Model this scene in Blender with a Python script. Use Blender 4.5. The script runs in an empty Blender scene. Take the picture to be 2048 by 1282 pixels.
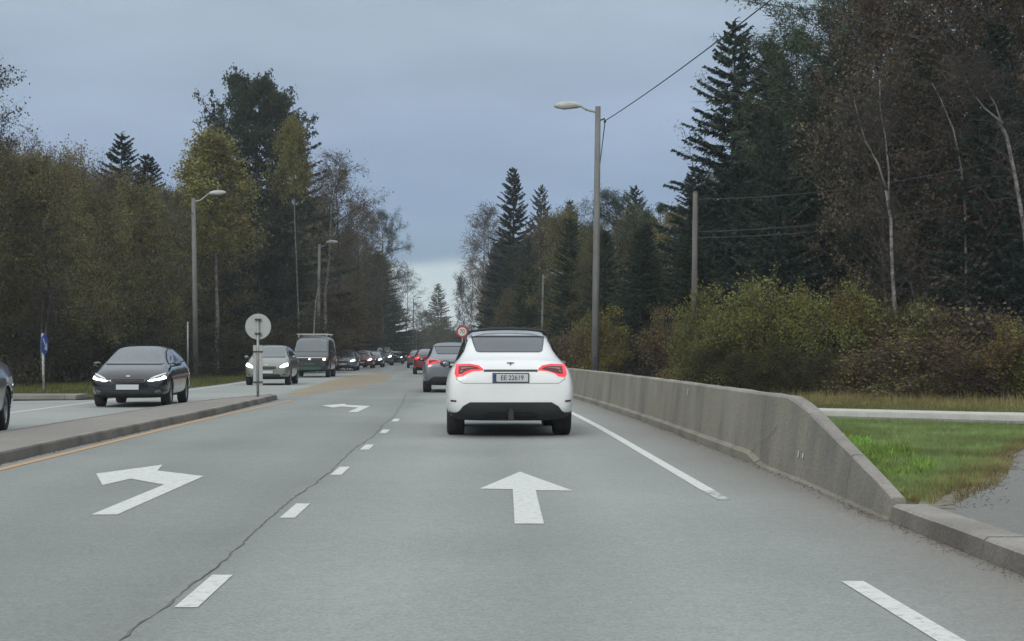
import bpy, bmesh, math, random
import numpy as np
from mathutils import Vector, Matrix
from mathutils.bvhtree import BVHTree

S = bpy.context.scene
COL = S.collection
R = math.radians
rnd = random.Random(7)

# ------------------------------------------------------------------ camera
cam_d = bpy.data.cameras.new("camera")
cam = bpy.data.objects.new("camera", cam_d)
COL.objects.link(cam)
cam.location = (0, 0, 1.25)
cam.rotation_euler = (R(90), 0, 0)
cam_d.sensor_width = 36
cam_d.lens = 52.73
cam_d.shift_x = 0.0376
cam_d.shift_y = 0.0317
cam_d.clip_end = 5000
S.camera = cam

# ------------------------------------------------------------------ world, sun, exposure
SUN_EL, SUN_AZ = 32, 200          # degrees; azimuth clockwise from +Y (road direction)
world = bpy.data.worlds.new("World")
S.world = world
world.use_nodes = True
wt = world.node_tree
wt.nodes.clear()
def wn(t, **k):
    n = wt.nodes.new(t)
    for a, b in k.items():
        setattr(n, a, b)
    return n
def ramp_set(n, stops, interp='LINEAR'):
    cr = n.color_ramp
    cr.interpolation = interp
    while len(cr.elements) > 1:
        cr.elements.remove(cr.elements[-1])
    cr.elements[0].position = stops[0][0]
    cr.elements[0].color = (*stops[0][1], 1)
    for p, c in stops[1:]:
        e = cr.elements.new(p)
        e.color = (*c, 1)
def lin(r, g, b, k=1.0):
    def f(c):
        c /= 255
        return (c / 12.92 if c <= .04045 else ((c + .055) / 1.055) ** 2.4) * k
    return (f(r), f(g), f(b))
out = wn('ShaderNodeOutputWorld')
bg = wn('ShaderNodeBackground')
bg.inputs['Strength'].default_value = 0.1
sky = wn('ShaderNodeTexSky', sky_type='NISHITA')
sky.sun_disc = False
sky.sun_elevation = R(SUN_EL)
sky.sun_rotation = R(SUN_AZ)
tc = wn('ShaderNodeTexCoord')
sep = wn('ShaderNodeSeparateXYZ')
wt.links.new(tc.outputs['Generated'], sep.inputs[0])
# stretched cloud noise bends the elevation at which the layers change
mp = wn('ShaderNodeMapping')
mp.inputs['Scale'].default_value = (2.2, 2.2, 9.0)
wt.links.new(tc.outputs['Generated'], mp.inputs['Vector'])
nz = wn('ShaderNodeTexNoise')
nz.inputs['Scale'].default_value = 1.6
nz.inputs['Detail'].default_value = 5
nz.inputs['Roughness'].default_value = .5
wt.links.new(mp.outputs[0], nz.inputs['Vector'])
ma = wn('ShaderNodeMath', operation='MULTIPLY_ADD')
ma.inputs[1].default_value = 0.06
wt.links.new(nz.outputs['Fac'], ma.inputs[0])
ms = wn('ShaderNodeMath', operation='SUBTRACT')
ms.inputs[1].default_value = 0.03
wt.links.new(sep.outputs['Z'], ma.inputs[2])
wt.links.new(ma.outputs[0], ms.inputs[0])
ramp = wn('ShaderNodeValToRGB')
ramp_set(ramp, [
    (0.000, lin(212, 226, 231, 10)),
    (0.048, lin(205, 221, 228, 10)),
    (0.060, lin(202, 218, 226, 10)),
    (0.068, lin(138, 163, 190, 10)),
    (0.105, lin(140, 163, 195, 10)),
    (0.150, lin(155, 173, 199, 10)),
    (0.215, lin(166, 183, 200, 10)),
    (0.40, lin(196, 207, 216, 10)),
    (0.75, lin(222, 228, 233, 15)),
    (1.0, lin(228, 232, 236, 17))])
wt.links.new(ms.outputs[0], ramp.inputs[0])
# soft brightness patches of the cloud deck
nz2 = wn('ShaderNodeTexNoise')
nz2.inputs['Scale'].default_value = 2.4
nz2.inputs['Detail'].default_value = 6
wt.links.new(mp.outputs[0], nz2.inputs['Vector'])
mr = wn('ShaderNodeMapRange')
mr.inputs['From Min'].default_value = .3
mr.inputs['From Max'].default_value = .7
mr.inputs['To Min'].default_value = .90
mr.inputs['To Max'].default_value = 1.11
wt.links.new(nz2.outputs['Fac'], mr.inputs['Value'])
vm = wn('ShaderNodeVectorMath', operation='SCALE')
wt.links.new(ramp.outputs[0], vm.inputs[0])
wt.links.new(mr.outputs[0], vm.inputs['Scale'])
mx = wn('ShaderNodeMix', data_type='RGBA')
mx.inputs['Factor'].default_value = 0.93
wt.links.new(sky.outputs[0], mx.inputs['A'])
wt.links.new(vm.outputs[0], mx.inputs['B'])
wt.links.new(mx.outputs['Result'], bg.inputs['Color'])
wt.links.new(bg.outputs[0], out.inputs[0])

sun_d = bpy.data.lights.new("sun", 'SUN')
sun_d.energy = 1.5
sun_d.angle = R(20)
sun_d.color = (1, .96, .9)
sun = bpy.data.objects.new("sun", sun_d)
COL.objects.link(sun)
sv = Vector((math.sin(R(SUN_AZ)) * math.cos(R(SUN_EL)), math.cos(R(SUN_AZ)) * math.cos(R(SUN_EL)), math.sin(R(SUN_EL))))
sun.rotation_euler = sv.to_track_quat('Z', 'Y').to_euler()

S.view_settings.view_transform = 'Standard'
S.view_settings.look = 'None'
S.view_settings.exposure = 0.0
S.view_settings.gamma = 1
S.view_settings.use_curve_mapping = False
S.cycles.max_bounces = 6
S.cycles.diffuse_bounces = 3
S.cycles.glossy_bounces = 3
S.cycles.transmission_bounces = 4

# ------------------------------------------------------------------ materials
def mat(name, color=(.5, .5, .5), rough=.6, metal=0, coat=0, spec=.5, var=0, vscale=3.0, bump=0, bscale=60,
        emit=None, estr=0, vcol=None, coords='Object', vstretch=(1, 1, 1), coat_rough=.03):
    m = bpy.data.materials.new(name)
    m.use_nodes = True
    nt = m.node_tree
    b = nt.nodes['Principled BSDF']
    b.inputs['Base Color'].default_value = (*color, 1)
    b.inputs['Roughness'].default_value = rough
    b.inputs['Metallic'].default_value = metal
    b.inputs['Coat Weight'].default_value = coat
    b.inputs['Coat Roughness'].default_value = coat_rough
    b.inputs['Specular IOR Level'].default_value = spec
    if emit:
        b.inputs['Emission Color'].default_value = (*emit, 1)
        b.inputs['Emission Strength'].default_value = estr
    if var or bump or vcol:
        t = nt.nodes.new('ShaderNodeTexCoord')
        mpn = nt.nodes.new('ShaderNodeMapping')
        mpn.inputs['Scale'].default_value = vstretch
        nt.links.new(t.outputs[coords], mpn.inputs['Vector'])
    if var or vcol:
        n = nt.nodes.new('ShaderNodeTexNoise')
        n.inputs['Scale'].default_value = vscale
        n.inputs['Detail'].default_value = 7
        n.inputs['Roughness'].default_value = .62
        nt.links.new(mpn.outputs[0], n.inputs['Vector'])
        r = nt.nodes.new('ShaderNodeValToRGB')
        c2 = vcol if vcol else tuple(min(1, c * (1 + var)) for c in color)
        c1 = color if vcol else tuple(c * (1 - var) for c in color)
        ramp_set(r, [(.34, c1), (.66, c2)])
        nt.links.new(n.outputs['Fac'], r.inputs[0])
        nt.links.new(r.outputs[0], b.inputs['Base Color'])
    if bump:
        n2 = nt.nodes.new('ShaderNodeTexNoise')
        n2.inputs['Scale'].default_value = bscale
        n2.inputs['Detail'].default_value = 4
        nt.links.new(mpn.outputs[0], n2.inputs['Vector'])
        bp = nt.nodes.new('ShaderNodeBump')
        bp.inputs['Strength'].default_value = bump
        bp.inputs['Distance'].default_value = .02
        nt.links.new(n2.outputs['Fac'], bp.inputs['Height'])
        nt.links.new(bp.outputs[0], b.inputs['Normal'])
    return m

def nodes_of(m):
    return m.node_tree.nodes, m.node_tree.links, m.node_tree.nodes['Principled BSDF']

def foliage_mat(name, translucent=.25, rough=.75):
    """leaf colour = the plant's own object colour, varied by clump and by leaf"""
    m = bpy.data.materials.new(name)
    m.use_nodes = True
    N, L, b = nodes_of(m)
    oi = N.new('ShaderNodeObjectInfo')
    t = N.new('ShaderNodeTexCoord')
    n = N.new('ShaderNodeTexNoise')
    n.inputs['Scale'].default_value = .7
    n.inputs['Detail'].default_value = 3
    L.new(t.outputs['Object'], n.inputs['Vector'])
    n2 = N.new('ShaderNodeTexNoise')
    n2.inputs['Scale'].default_value = 9
    n2.inputs['Detail'].default_value = 2
    L.new(t.outputs['Object'], n2.inputs['Vector'])
    hs = N.new('ShaderNodeHueSaturation')
    L.new(oi.outputs['Color'], hs.inputs['Color'])
    a = N.new('ShaderNodeMapRange')
    a.inputs['From Min'].default_value = .3
    a.inputs['From Max'].default_value = .7
    a.inputs['To Min'].default_value = .485
    a.inputs['To Max'].default_value = .525
    L.new(n.outputs['Fac'], a.inputs['Value'])
    L.new(a.outputs[0], hs.inputs['Hue'])
    v = N.new('ShaderNodeMapRange')
    v.inputs['From Min'].default_value = .3
    v.inputs['From Max'].default_value = .7
    v.inputs['To Min'].default_value = .68
    v.inputs['To Max'].default_value = 1.38
    L.new(n2.outputs['Fac'], v.inputs['Value'])
    w = N.new('ShaderNodeMapRange')
    w.inputs['From Min'].default_value = .35
    w.inputs['From Max'].default_value = .65
    w.inputs['To Min'].default_value = .68
    w.inputs['To Max'].default_value = 1.32
    L.new(n.outputs['Fac'], w.inputs['Value'])
    vw = N.new('ShaderNodeMath'); vw.operation = 'MULTIPLY'
    L.new(v.outputs[0], vw.inputs[0]); L.new(w.outputs[0], vw.inputs[1])
    L.new(vw.outputs[0], hs.inputs['Value'])
    L.new(hs.outputs[0], b.inputs['Base Color'])
    b.inputs['Roughness'].default_value = rough
    b.inputs['Specular IOR Level'].default_value = .25
    if translucent:
        tr = N.new('ShaderNodeBsdfTranslucent')
        L.new(hs.outputs[0], tr.inputs['Color'])
        mixs = N.new('ShaderNodeMixShader')
        mixs.inputs[0].default_value = translucent
        L.new(b.outputs[0], mixs.inputs[1])
        L.new(tr.outputs[0], mixs.inputs[2])
        L.new(mixs.outputs[0], N['Material Output'].inputs['Surface'])
    return m

M = {}
M['leaf'] = foliage_mat('leaf', .3)
M['needle'] = foliage_mat('needle', .1)
M['twig'] = mat('twig', (.050, .042, .036), .9, var=.3, vscale=2)
M['twig_pale'] = mat('twig_pale', (.12, .105, .092), .9, var=.3, vscale=2)
M['bark_dark'] = mat('bark_dark', (.045, .037, .03), .95, var=.45, vscale=6, bump=.5, bscale=14, vstretch=(1, 1, .25))
M['bark_birch'] = mat('bark_birch', (.08, .072, .064), .8, vcol=(.27, .26, .24), vscale=3.5, bump=.3, bscale=20, vstretch=(1, 1, 2.5))
M['bark_pine'] = mat('bark_pine', (.07, .048, .035), .95, vcol=(.16, .09, .05), vscale=3, bump=.5, bscale=14, vstretch=(1, 1, .4))
M['grass_blade'] = foliage_mat('grass_blade', .35)
M['wood_pole'] = mat('wood_pole', (.09, .088, .08), .9, vcol=(.16, .155, .14), vscale=6, bump=.4, bscale=30, vstretch=(1, 1, .12))
M['pole_metal'] = mat('pole_metal', (.125, .128, .118), .7, vcol=(.19, .195, .18), vscale=5, vstretch=(1, 1, .3), bump=.1)
M['lamp_metal'] = mat('lamp_metal', (.42, .42, .39), .5, var=.12, vscale=6)
M['lamp_glass'] = mat('lamp_glass', (.55, .55, .50), .3, var=.08)
M['dark_metal'] = mat('dark_metal', (.03, .032, .035), .5, var=.2)
M['galv'] = mat('galvanised', (.30, .31, .30), .5, metal=.3, var=.2, vscale=12)
M['wire'] = mat('wire', (.05, .05, .055), .6, var=.1)
M['sign_grey'] = mat('sign_back', (.36, .38, .36), .55, metal=.15, var=.08, vscale=4)
M['sign_white'] = mat('sign_white', (.62, .6, .56), .5, var=.06)
M['sign_red'] = mat('sign_red', (.36, .03, .03), .5, var=.1)
M['sign_blue'] = mat('sign_blue', (.01, .06, .38), .45, var=.08)
M['black'] = mat('black', (.012, .012, .013), .6, var=.1)
M['concrete_path'] = mat('concrete_path', (.46, .46, .41), .9, var=.12, vscale=4, bump=.2)
# vehicles
M['glass'] = mat('tinted_glass', (.010, .012, .014), .04, spec=.9, coat=.6, var=.02)
M['tyre'] = mat('tyre', (.016, .016, .017), .85, var=.25, vscale=10)
M['rim'] = mat('rim', (.32, .33, .34), .35, metal=.7, var=.08)
M['rim_dark'] = mat('rim_dark', (.10, .10, .11), .4, metal=.6, var=.08)
M['trim'] = mat('black_trim', (.018, .019, .021), .62, var=.15, vscale=8)
M['under'] = mat('underbody', (.010, .010, .010), .9, var=.2)
M['chrome'] = mat('chrome', (.55, .56, .57), .18, metal=1, var=.03)
M['plate'] = mat('plate_white', (.50, .52, .53), .5, var=.05)
M['plate_blue'] = mat('plate_blue', (.02, .04, .18), .5, var=.05)
M['lens_red'] = mat('lens_red', (.22, .008, .010), .15, coat=.6, var=.08, emit=(1, .03, .04), estr=.25)
M['lens_red_dark'] = mat('lens_red_dark', (.05, .004, .005), .15, coat=.6, var=.1)
M['tail_lit'] = mat('tail_lit', (.6, .02, .03), .3, emit=(1, .04, .05), estr=1.1)
M['brake_lit'] = mat('brake_lit', (.6, .02, .03), .3, emit=(1, .045, .06), estr=.95)
M['head_lit'] = mat('head_lit', (.8, .8, .8), .3, emit=(.95, 1, .98), estr=6.0)
M['head_warm'] = mat('head_warm', (.8, .8, .7), .3, emit=(1, .95, .62), estr=5.0)
M['lens_clear'] = mat('lens_clear', (.09, .10, .11), .12, coat=.8, var=.2, vscale=18)
def paint(name, c, rough=.35, metal=0.0, coat=1.0):
    return mat(name, c, rough, metal=metal, coat=coat, var=.05, vscale=1.2, coat_rough=.05)
M['p_white'] = paint('paint_white', (.74, .755, .74), .4, 0, .6)
M['p_black'] = paint('paint_black', (.016, .019, .023), .2, .5)
M['p_blue'] = paint('paint_dark_blue', (.012, .020, .042), .3, .3)
M['p_silver'] = paint('paint_grey_green', (.20, .215, .19), .35, .35)
M['p_grey'] = paint('paint_grey', (.15, .16, .18), .35, .35)
M['p_van'] = paint('paint_dark_grey', (.026, .03, .034), .35, .3)
M['p_red'] = paint('paint_red', (.16, .012, .018), .35, .2)
M['p_green'] = paint('paint_dark_green', (.045, .085, .075), .35, .2)
M['p_slate'] = paint('paint_slate', (.13, .145, .165), .35, .3)

# asphalt: aggregate speckle, wheel tracks, older darker paving left of the joint, dust by the barrier
def asphalt(name, base, light, pave=False):
    m = mat(name, base, .82, bump=.2, bscale=90, coords='Object')
    N, L, b = nodes_of(m)
    t = N.new('ShaderNodeTexCoord')
    n = N.new('ShaderNodeTexNoise'); n.inputs['Scale'].default_value = .22; n.inputs['Detail'].default_value = 6
    L.new(t.outputs['Object'], n.inputs['Vector'])
    r = N.new('ShaderNodeValToRGB'); ramp_set(r, [(.3, base), (.7, light)])
    L.new(n.outputs['Fac'], r.inputs[0])
    sp = N.new('ShaderNodeTexVoronoi'); sp.inputs['Scale'].default_value = 70
    L.new(t.outputs['Object'], sp.inputs['Vector'])
    mr = N.new('ShaderNodeMapRange'); mr.inputs['From Min'].default_value = 0; mr.inputs['From Max'].default_value = 1
    mr.inputs['To Min'].default_value = .86; mr.inputs['To Max'].default_value = 1.14
    bw = N.new('ShaderNodeSeparateColor'); L.new(sp.outputs['Color'], bw.inputs[0]); L.new(bw.outputs[0], mr.inputs['Value'])
    n3 = N.new('ShaderNodeTexNoise'); n3.inputs['Scale'].default_value = 7; n3.inputs['Detail'].default_value = 8; n3.inputs['Roughness'].default_value = .75
    L.new(t.outputs['Object'], n3.inputs['Vector'])
    mr3 = N.new('ShaderNodeMapRange'); mr3.inputs['From Min'].default_value = .3; mr3.inputs['From Max'].default_value = .7
    mr3.inputs['To Min'].default_value = .93; mr3.inputs['To Max'].default_value = 1.06
    L.new(n3.outputs['Fac'], mr3.inputs['Value'])
    mul = N.new('ShaderNodeMath'); mul.operation = 'MULTIPLY'
    L.new(mr.outputs[0], mul.inputs[0]); L.new(mr3.outputs[0], mul.inputs[1])
    last = mul.outputs[0]
    col = r.outputs[0]
    if pave:
        sx = N.new('ShaderNodeSeparateXYZ'); L.new(t.outputs['Object'], sx.inputs[0])
        # wobble so that no border is ruler straight
        nw = N.new('ShaderNodeTexNoise'); nw.inputs['Scale'].default_value = .5; nw.inputs['Detail'].default_value = 4
        L.new(t.outputs['Object'], nw.inputs['Vector'])
        ad = N.new('ShaderNodeMath'); ad.operation = 'MULTIPLY_ADD'; ad.inputs[1].default_value = .5
        L.new(nw.outputs['Fac'], ad.inputs[0]); L.new(sx.outputs['X'], ad.inputs[2])
        tr = N.new('ShaderNodeValToRGB')       # tone across the road, x from -12 to 4
        def q(x): return (x + .25 + 12) / 16
        g = lambda v: (v, v, v)
        ramp_set(tr, [(0, g(1.12 / 2)), (q(-6.4), g(1.12 / 2)), (q(-5.2), g(.83 / 2)), (q(-4.3), g(.94 / 2)), (q(-3.4), g(.82 / 2)),
                      (q(-2.3), g(.90 / 2)), (q(-1.6), g(.80 / 2)), (q(-1.3), g(.97 / 2)), (q(-.5), g(1.10 / 2)),
                      (q(.37), g(.90 / 2)), (q(1.15), g(1.09 / 2)), (q(1.9), g(.99 / 2)), (q(2.8), g(.92 / 2)), (1, g(.85 / 2))])
        m1 = N.new('ShaderNodeMapRange'); m1.inputs['From Min'].default_value = -12; m1.inputs['From Max'].default_value = 4
        L.new(ad.outputs[0], m1.inputs['Value']); L.new(m1.outputs[0], tr.inputs[0])
        m2 = N.new('ShaderNodeMath'); m2.operation = 'MULTIPLY'
        L.new(tr.outputs[0], m2.inputs[0]); L.new(last, m2.inputs[1])
        m3 = N.new('ShaderNodeMath'); m3.operation = 'MULTIPLY'; m3.inputs[1].default_value = 2
        L.new(m2.outputs[0], m3.inputs[0]); last = m3.outputs[0]
        # brown grit gathered along the barrier foot
        dm = N.new('ShaderNodeMapRange'); dm.inputs['From Min'].default_value = 2.35; dm.inputs['From Max'].default_value = 3.3
        dm.inputs['To Min'].default_value = 0; dm.inputs['To Max'].default_value = .75
        L.new(ad.outputs[0], dm.inputs['Value'])
        dx = N.new('ShaderNodeMix'); dx.data_type = 'RGBA'
        dx.inputs['B'].default_value = (.20, .178, .15, 1)
        L.new(dm.outputs[0], dx.inputs['Factor']); L.new(col, dx.inputs['A']); col = dx.outputs['Result']
    vmn = N.new('ShaderNodeVectorMath'); vmn.operation = 'SCALE'
    L.new(col, vmn.inputs[0]); L.new(last, vmn.inputs['Scale'])
    L.new(vmn.outputs[0], b.inputs['Base Color'])
    return m
M['asphalt'] = asphalt('asphalt', (.222, .240, .224), (.276, .294, .278), True)
M['asphalt_path'] = asphalt('asphalt_path', (.15, .155, .142), (.185, .19, .172))
M['asphalt_dark'] = asphalt('asphalt_dark', (.12, .125, .12), (.15, .155, .15))
M['island_top'] = asphalt('island_top', (.20, .185, .165), (.26, .24, .215))
def worn_paint(name, c, under=(.2, .215, .21), lo=.30, hi=.42):
    m = mat(name, c, .7, bump=.25, bscale=80)
    N, L, b = nodes_of(m)
    t = N.new('ShaderNodeTexCoord')
    n = N.new('ShaderNodeTexNoise'); n.inputs['Scale'].default_value = 14; n.inputs['Detail'].default_value = 9; n.inputs['Roughness'].default_value = .75
    L.new(t.outputs['Object'], n.inputs['Vector'])
    r = N.new('ShaderNodeValToRGB'); ramp_set(r, [(lo, under), (hi, tuple(x * .93 for x in c)), (.75, c)])
    L.new(n.outputs['Fac'], r.inputs[0]); L.new(r.outputs[0], b.inputs['Base Color'])
    return m
M['mark_white'] = worn_paint('road_paint_white', (.64, .66, .62), under=(.36, .38, .36), lo=.33, hi=.50)
M['mark_fade'] = worn_paint('road_paint_worn', (.58, .60, .57), lo=.42, hi=.56)
M['mark_yellow'] = worn_paint('road_paint_yellow', (.50, .30, .14), lo=.30, hi=.45)
M['hatch_yellow'] = worn_paint('road_paint_faded_yellow', (.40, .29, .15), under=(.25,.235,.18), lo=.38, hi=.6)
M['crack'] = mat('joint_filler', (.07, .076, .072), .9, vcol=(.17, .18, .17), vscale=5)
# concrete with rain streaks and moss stains
def concrete(name, base, light, stain):
    m = mat(name, base, .9, bump=.5, bscale=35)
    N, L, b = nodes_of(m)
    t = N.new('ShaderNodeTexCoord')
    mp = N.new('ShaderNodeMapping'); mp.inputs['Scale'].default_value = (.8, .8, .35)
    L.new(t.outputs['Object'], mp.inputs['Vector'])
    n = N.new('ShaderNodeTexNoise'); n.inputs['Scale'].default_value = 1.5; n.inputs['Detail'].default_value = 6
    L.new(mp.outputs[0], n.inputs['Vector'])
    r = N.new('ShaderNodeValToRGB'); ramp_set(r, [(.34, stain), (.50, base), (.70, light)])
    L.new(n.outputs['Fac'], r.inputs[0])
    n2 = N.new('ShaderNodeTexNoise'); n2.inputs['Scale'].default_value = 22; n2.inputs['Detail'].default_value = 8; n2.inputs['Roughness'].default_value = .7
    L.new(t.outputs['Object'], n2.inputs['Vector'])
    mr = N.new('ShaderNodeMapRange'); mr.inputs['From Min'].default_value = .3; mr.inputs['From Max'].default_value = .7
    mr.inputs['To Min'].default_value = .8; mr.inputs['To Max'].default_value = 1.2
    L.new(n2.outputs['Fac'], mr.inputs['Value'])
    vmn = N.new('ShaderNodeVectorMath'); vmn.operation = 'SCALE'
    L.new(r.outputs[0], vmn.inputs[0]); L.new(mr.outputs[0], vmn.inputs['Scale'])
    L.new(vmn.outputs[0], b.inputs['Base Color'])
    return m
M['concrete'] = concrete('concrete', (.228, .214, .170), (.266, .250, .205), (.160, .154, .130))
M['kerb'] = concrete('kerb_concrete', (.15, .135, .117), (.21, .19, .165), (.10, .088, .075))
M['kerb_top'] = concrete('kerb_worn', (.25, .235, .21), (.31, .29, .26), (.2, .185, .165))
M['grit'] = mat('grit', (.14, .125, .095), .95, vcol=(.20, .18, .14), vscale=12, bump=.6, bscale=50)
M['soil'] = mat('forest_floor', (.030, .028, .018), .98, vcol=(.075, .062, .032), vscale=.35, bump=.6, bscale=4)
M['turf'] = mat('turf', (.030, .042, .014), .95, vcol=(.070, .082, .026), vscale=.8, bump=.6, bscale=9)

# ------------------------------------------------------------------ object helpers
def tag(o, label=None, cat=None, group=None, kind=None):
    if label: o['label'] = label
    if cat: o['category'] = cat
    if group: o['group'] = group
    if kind: o['kind'] = kind
    return o
def link_mesh(name, me, mats, parent=None, smooth=False):
    if not isinstance(mats, (list, tuple)): mats = [mats]
    for m in mats: me.materials.append(M[m] if isinstance(m, str) else m)
    if smooth:
        me.polygons.foreach_set('use_smooth', [True] * len(me.polygons))
    o = bpy.data.objects.new(name, me)
    COL.objects.link(o)
    if parent: o.parent = parent
    return o
def from_vf(name, v, f, mats, parent=None, smooth=False, mi=None):
    me = bpy.data.meshes.new(name)
    me.from_pydata([tuple(p) for p in v], [], [tuple(q) for q in f])
    if mi is not None: me.polygons.foreach_set('material_index', mi)
    me.update()
    return link_mesh(name, me, mats, parent, smooth)
def empty(name, loc=(0, 0, 0), rz=0, **k):
    o = bpy.data.objects.new(name, None)
    o.empty_display_size = .2
    COL.objects.link(o)
    o.location = loc
    o.rotation_euler = (0, 0, rz)
    return tag(o, **k)
def copy_tree(o, parent=None, swap=None):
    c = o.copy()
    COL.objects.link(c)
    c.parent = parent
    for ch in o.children: copy_tree(ch, c, swap)
    return c

class MB:
    """mesh collector"""
    def __init__(s): s.v = []; s.f = []; s.m = []
    def add(s, v, f, m=0):
        k = len(s.v); s.v += [tuple(p) for p in v]
        s.f += [tuple(i + k for i in q) for q in f]; s.m += [m] * len(f)
        return s
    def box(s, c, d, m=0, rz=0):
        x, y, z = (q / 2 for q in d)
        v = [(sx * x, sy * y, sz * z) for sz in (-1, 1) for sy in (-1, 1) for sx in (-1, 1)]
        cs, sn = math.cos(rz), math.sin(rz)
        v = [(c[0] + p[0] * cs - p[1] * sn, c[1] + p[0] * sn + p[1] * cs, c[2] + p[2]) for p in v]
        return s.add(v, [(0, 2, 3, 1), (4, 5, 7, 6), (0, 1, 5, 4), (2, 6, 7, 3), (0, 4, 6, 2), (1, 3, 7, 5)], m)
    def tube(s, pts, rad, n=6, m=0, cap=True):
        pts = [Vector(p) for p in pts]
        if not isinstance(rad, (list, tuple)): rad = [rad] * len(pts)
        vs = []; fs = []
        for i, p in enumerate(pts):
            d = (pts[min(i + 1, len(pts) - 1)] - pts[max(i - 1, 0)]).normalized()
            a = d.cross(Vector((0, 0, 1)) if abs(d.z) < .9 else Vector((1, 0, 0))).normalized()
            b = d.cross(a)
            for k in range(n):
                t = 2 * math.pi * k / n
                vs.append(p + (a * math.cos(t) + b * math.sin(t)) * rad[i])
        for i in range(len(pts) - 1):
            for k in range(n):
                q = (k + 1) % n
                fs.append((i * n + k, i * n + q, (i + 1) * n + q, (i + 1) * n + k))
        if cap:
            fs.append(tuple(range(n))[::-1]); fs.append(tuple((len(pts) - 1) * n + k for k in range(n)))
        return s.add(vs, fs, m)
    def prism(s, poly, z0, z1, m=0):
        """vertical prism over an xy polygon"""
        n = len(poly)
        v = [(p[0], p[1], z0) for p in poly] + [(p[0], p[1], z1) for p in poly]
        f = [tuple(range(n))[::-1], tuple(range(n, 2 * n))] + [(i, (i + 1) % n, n + (i + 1) % n, n + i) for i in range(n)]
        return s.add(v, f, m)
    def build(s, name, mats, parent=None, smooth=False):
        return from_vf(name, s.v, s.f, mats, parent, smooth, s.m)

def bevel(o, w=.01, seg=2):
    me = o.data
    bm = bmesh.new(); bm.from_mesh(me)
    bmesh.ops.bevel(bm, geom=[e for e in bm.edges if len(e.link_faces) == 2 and e.calc_face_angle(0) > .5], offset=w, segments=seg, affect='EDGES', clamp_overlap=True)
    bm.to_mesh(me); bm.free()
    return o

# ------------------------------------------------------------------ road alignment (metres, camera at x=0,y=0)
def sh(y):
    """sideways shift of our carriageway"""
    if y < 22: return 0
    if y < 49.5: return -(y - 22) ** 2 / 1000
    a = -27.5 ** 2 / 1000
    if y < 100: return a - .055 * (y - 49.5)
    b = a - .055 * 50.5
    if y < 160: return b - .055 * (y - 100) + .055 / 120 * (y - 100) ** 2
    return b - .055 * 30
def lc(y):
    """centre of the oncoming lane"""
    return float(np.interp(y, [0, 34, 58, 81, 104, 150, 400], [-8.1, -8.05, -8.0, -8.5, -9.0, -9.0, -9.0]))
def xr(y): return 3.12 + sh(y)
def gz(x, y):
    """height of the terrain"""
    c = -3 + sh(y)
    d = abs(x - c)
    w0 = 24
    t = max(0, min(1, (d - w0) / 50))
    r = 9 * t * t * (3 - 2 * t)
    f = max(0, min(1, (y - 300) / 200))
    return -.03 + r + 8 * f * f

# ------------------------------------------------------------------ ground, road, markings
xs = [-260, -200, -140] + list(range(-100, 101, 5)) + [140, 200, 260]
ys = [-60, -40] + list(range(-10, 301, 10)) + [350, 400, 450, 500, 540]
v = [(x, y, gz(x, y)) for y in ys for x in xs]
nx = len(xs)
f = [(j * nx + i, j * nx + i + 1, (j + 1) * nx + i + 1, (j + 1) * nx + i) for j in range(len(ys) - 1) for i in range(nx - 1)]
tag(from_vf('ground', v, f, 'soil', smooth=True), 'brown forest floor and rough verge under the trees', kind='structure')

def strip(name, fl, fr, y0, y1, step, z, m, parent=None, nxs=1):
    n = max(1, int(math.ceil((y1 - y0) / step)))
    yy = [y0 + (y1 - y0) * i / n for i in range(n + 1)]
    v = []; f = []
    for y in yy:
        a, b = fl(y), fr(y)
        for k in range(nxs + 1): v.append((a + (b - a) * k / nxs, y, z))
    w = nxs + 1
    for j in range(n):
        for i in range(nxs): f.append((j * w + i, j * w + i + 1, (j + 1) * w + i + 1, (j + 1) * w + i))
    return from_vf(name, v, f, m, parent)

road = strip('road', lambda y: -22 if y < 39.9 else lc(y) - 1.95, lambda y: xr(y) + .05, -25, 39.9, 5, 0, 'asphalt')
tag(road, 'grey asphalt road with worn wheel tracks leading between the woods', kind='structure')
strip('far_carriageway', lambda y: lc(y) - 1.95, lambda y: xr(y) + .05, 39.9, 330, 4, 0, 'asphalt', road)

def mark(name, poly, m='mark_white', z=.004):
    return from_vf(name, [(p[0], p[1], z) for p in poly], [tuple(range(len(poly)))], m, road)
def lane_line(name, fx, y0, y1, w, m='mark_white', step=3, z=.004):
    return strip(name, lambda y: fx(y) - w / 2, lambda y: fx(y) + w / 2, y0, y1, step, z, m, road)
for k in range(-1, 6):                       # short lane dashes, 1 m long every 4 m
    y0 = 7.35 + 4.0 * k
    lane_line('lane_dash', lambda y: -1.41 + sh(y), y0, y0 + 1.08, .115, step=1)
lane_line('edge_dash', lambda y: 2.07, 4.6, 8.2, .125)
lane_line('edge_line', lambda y: 2.13 + sh(y), 13.6, 330, .12)
lane_line('edge_line_worn_end', lambda y: 2.13, 12.75, 13.6, .11, 'mark_fade')
lane_line('yellow_line', lambda y: -5.07 + (max(0, y - 28) * .024), -10, 39.5, .11, 'mark_yellow', z=.0045)
lane_line('oncoming_edge_line', lambda y: lc(y) - 1.62, 26, 330, .12)
lane_line('side_road_line', lambda y: -9.7 - (26 - y) * -.0, 5, 25.9, .12)
arrow = [(.30, 10.95), (.515, 10.95), (.565, 13.62), (.90, 13.58), (.487, 15.75), (.055, 13.78), (.36, 13.72)]
mark('straight_arrow', arrow)
la = [(-2.95, 11.57), (-2.75, 11.57), (-2.73, 15.18), (-3.35, 15.9), (-3.47, 16.74), (-3.9, 15.5), (-3.5, 14.15), (-3.40, 14.88), (-2.93, 14.2)]
mark('turn_arrow', la)
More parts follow.
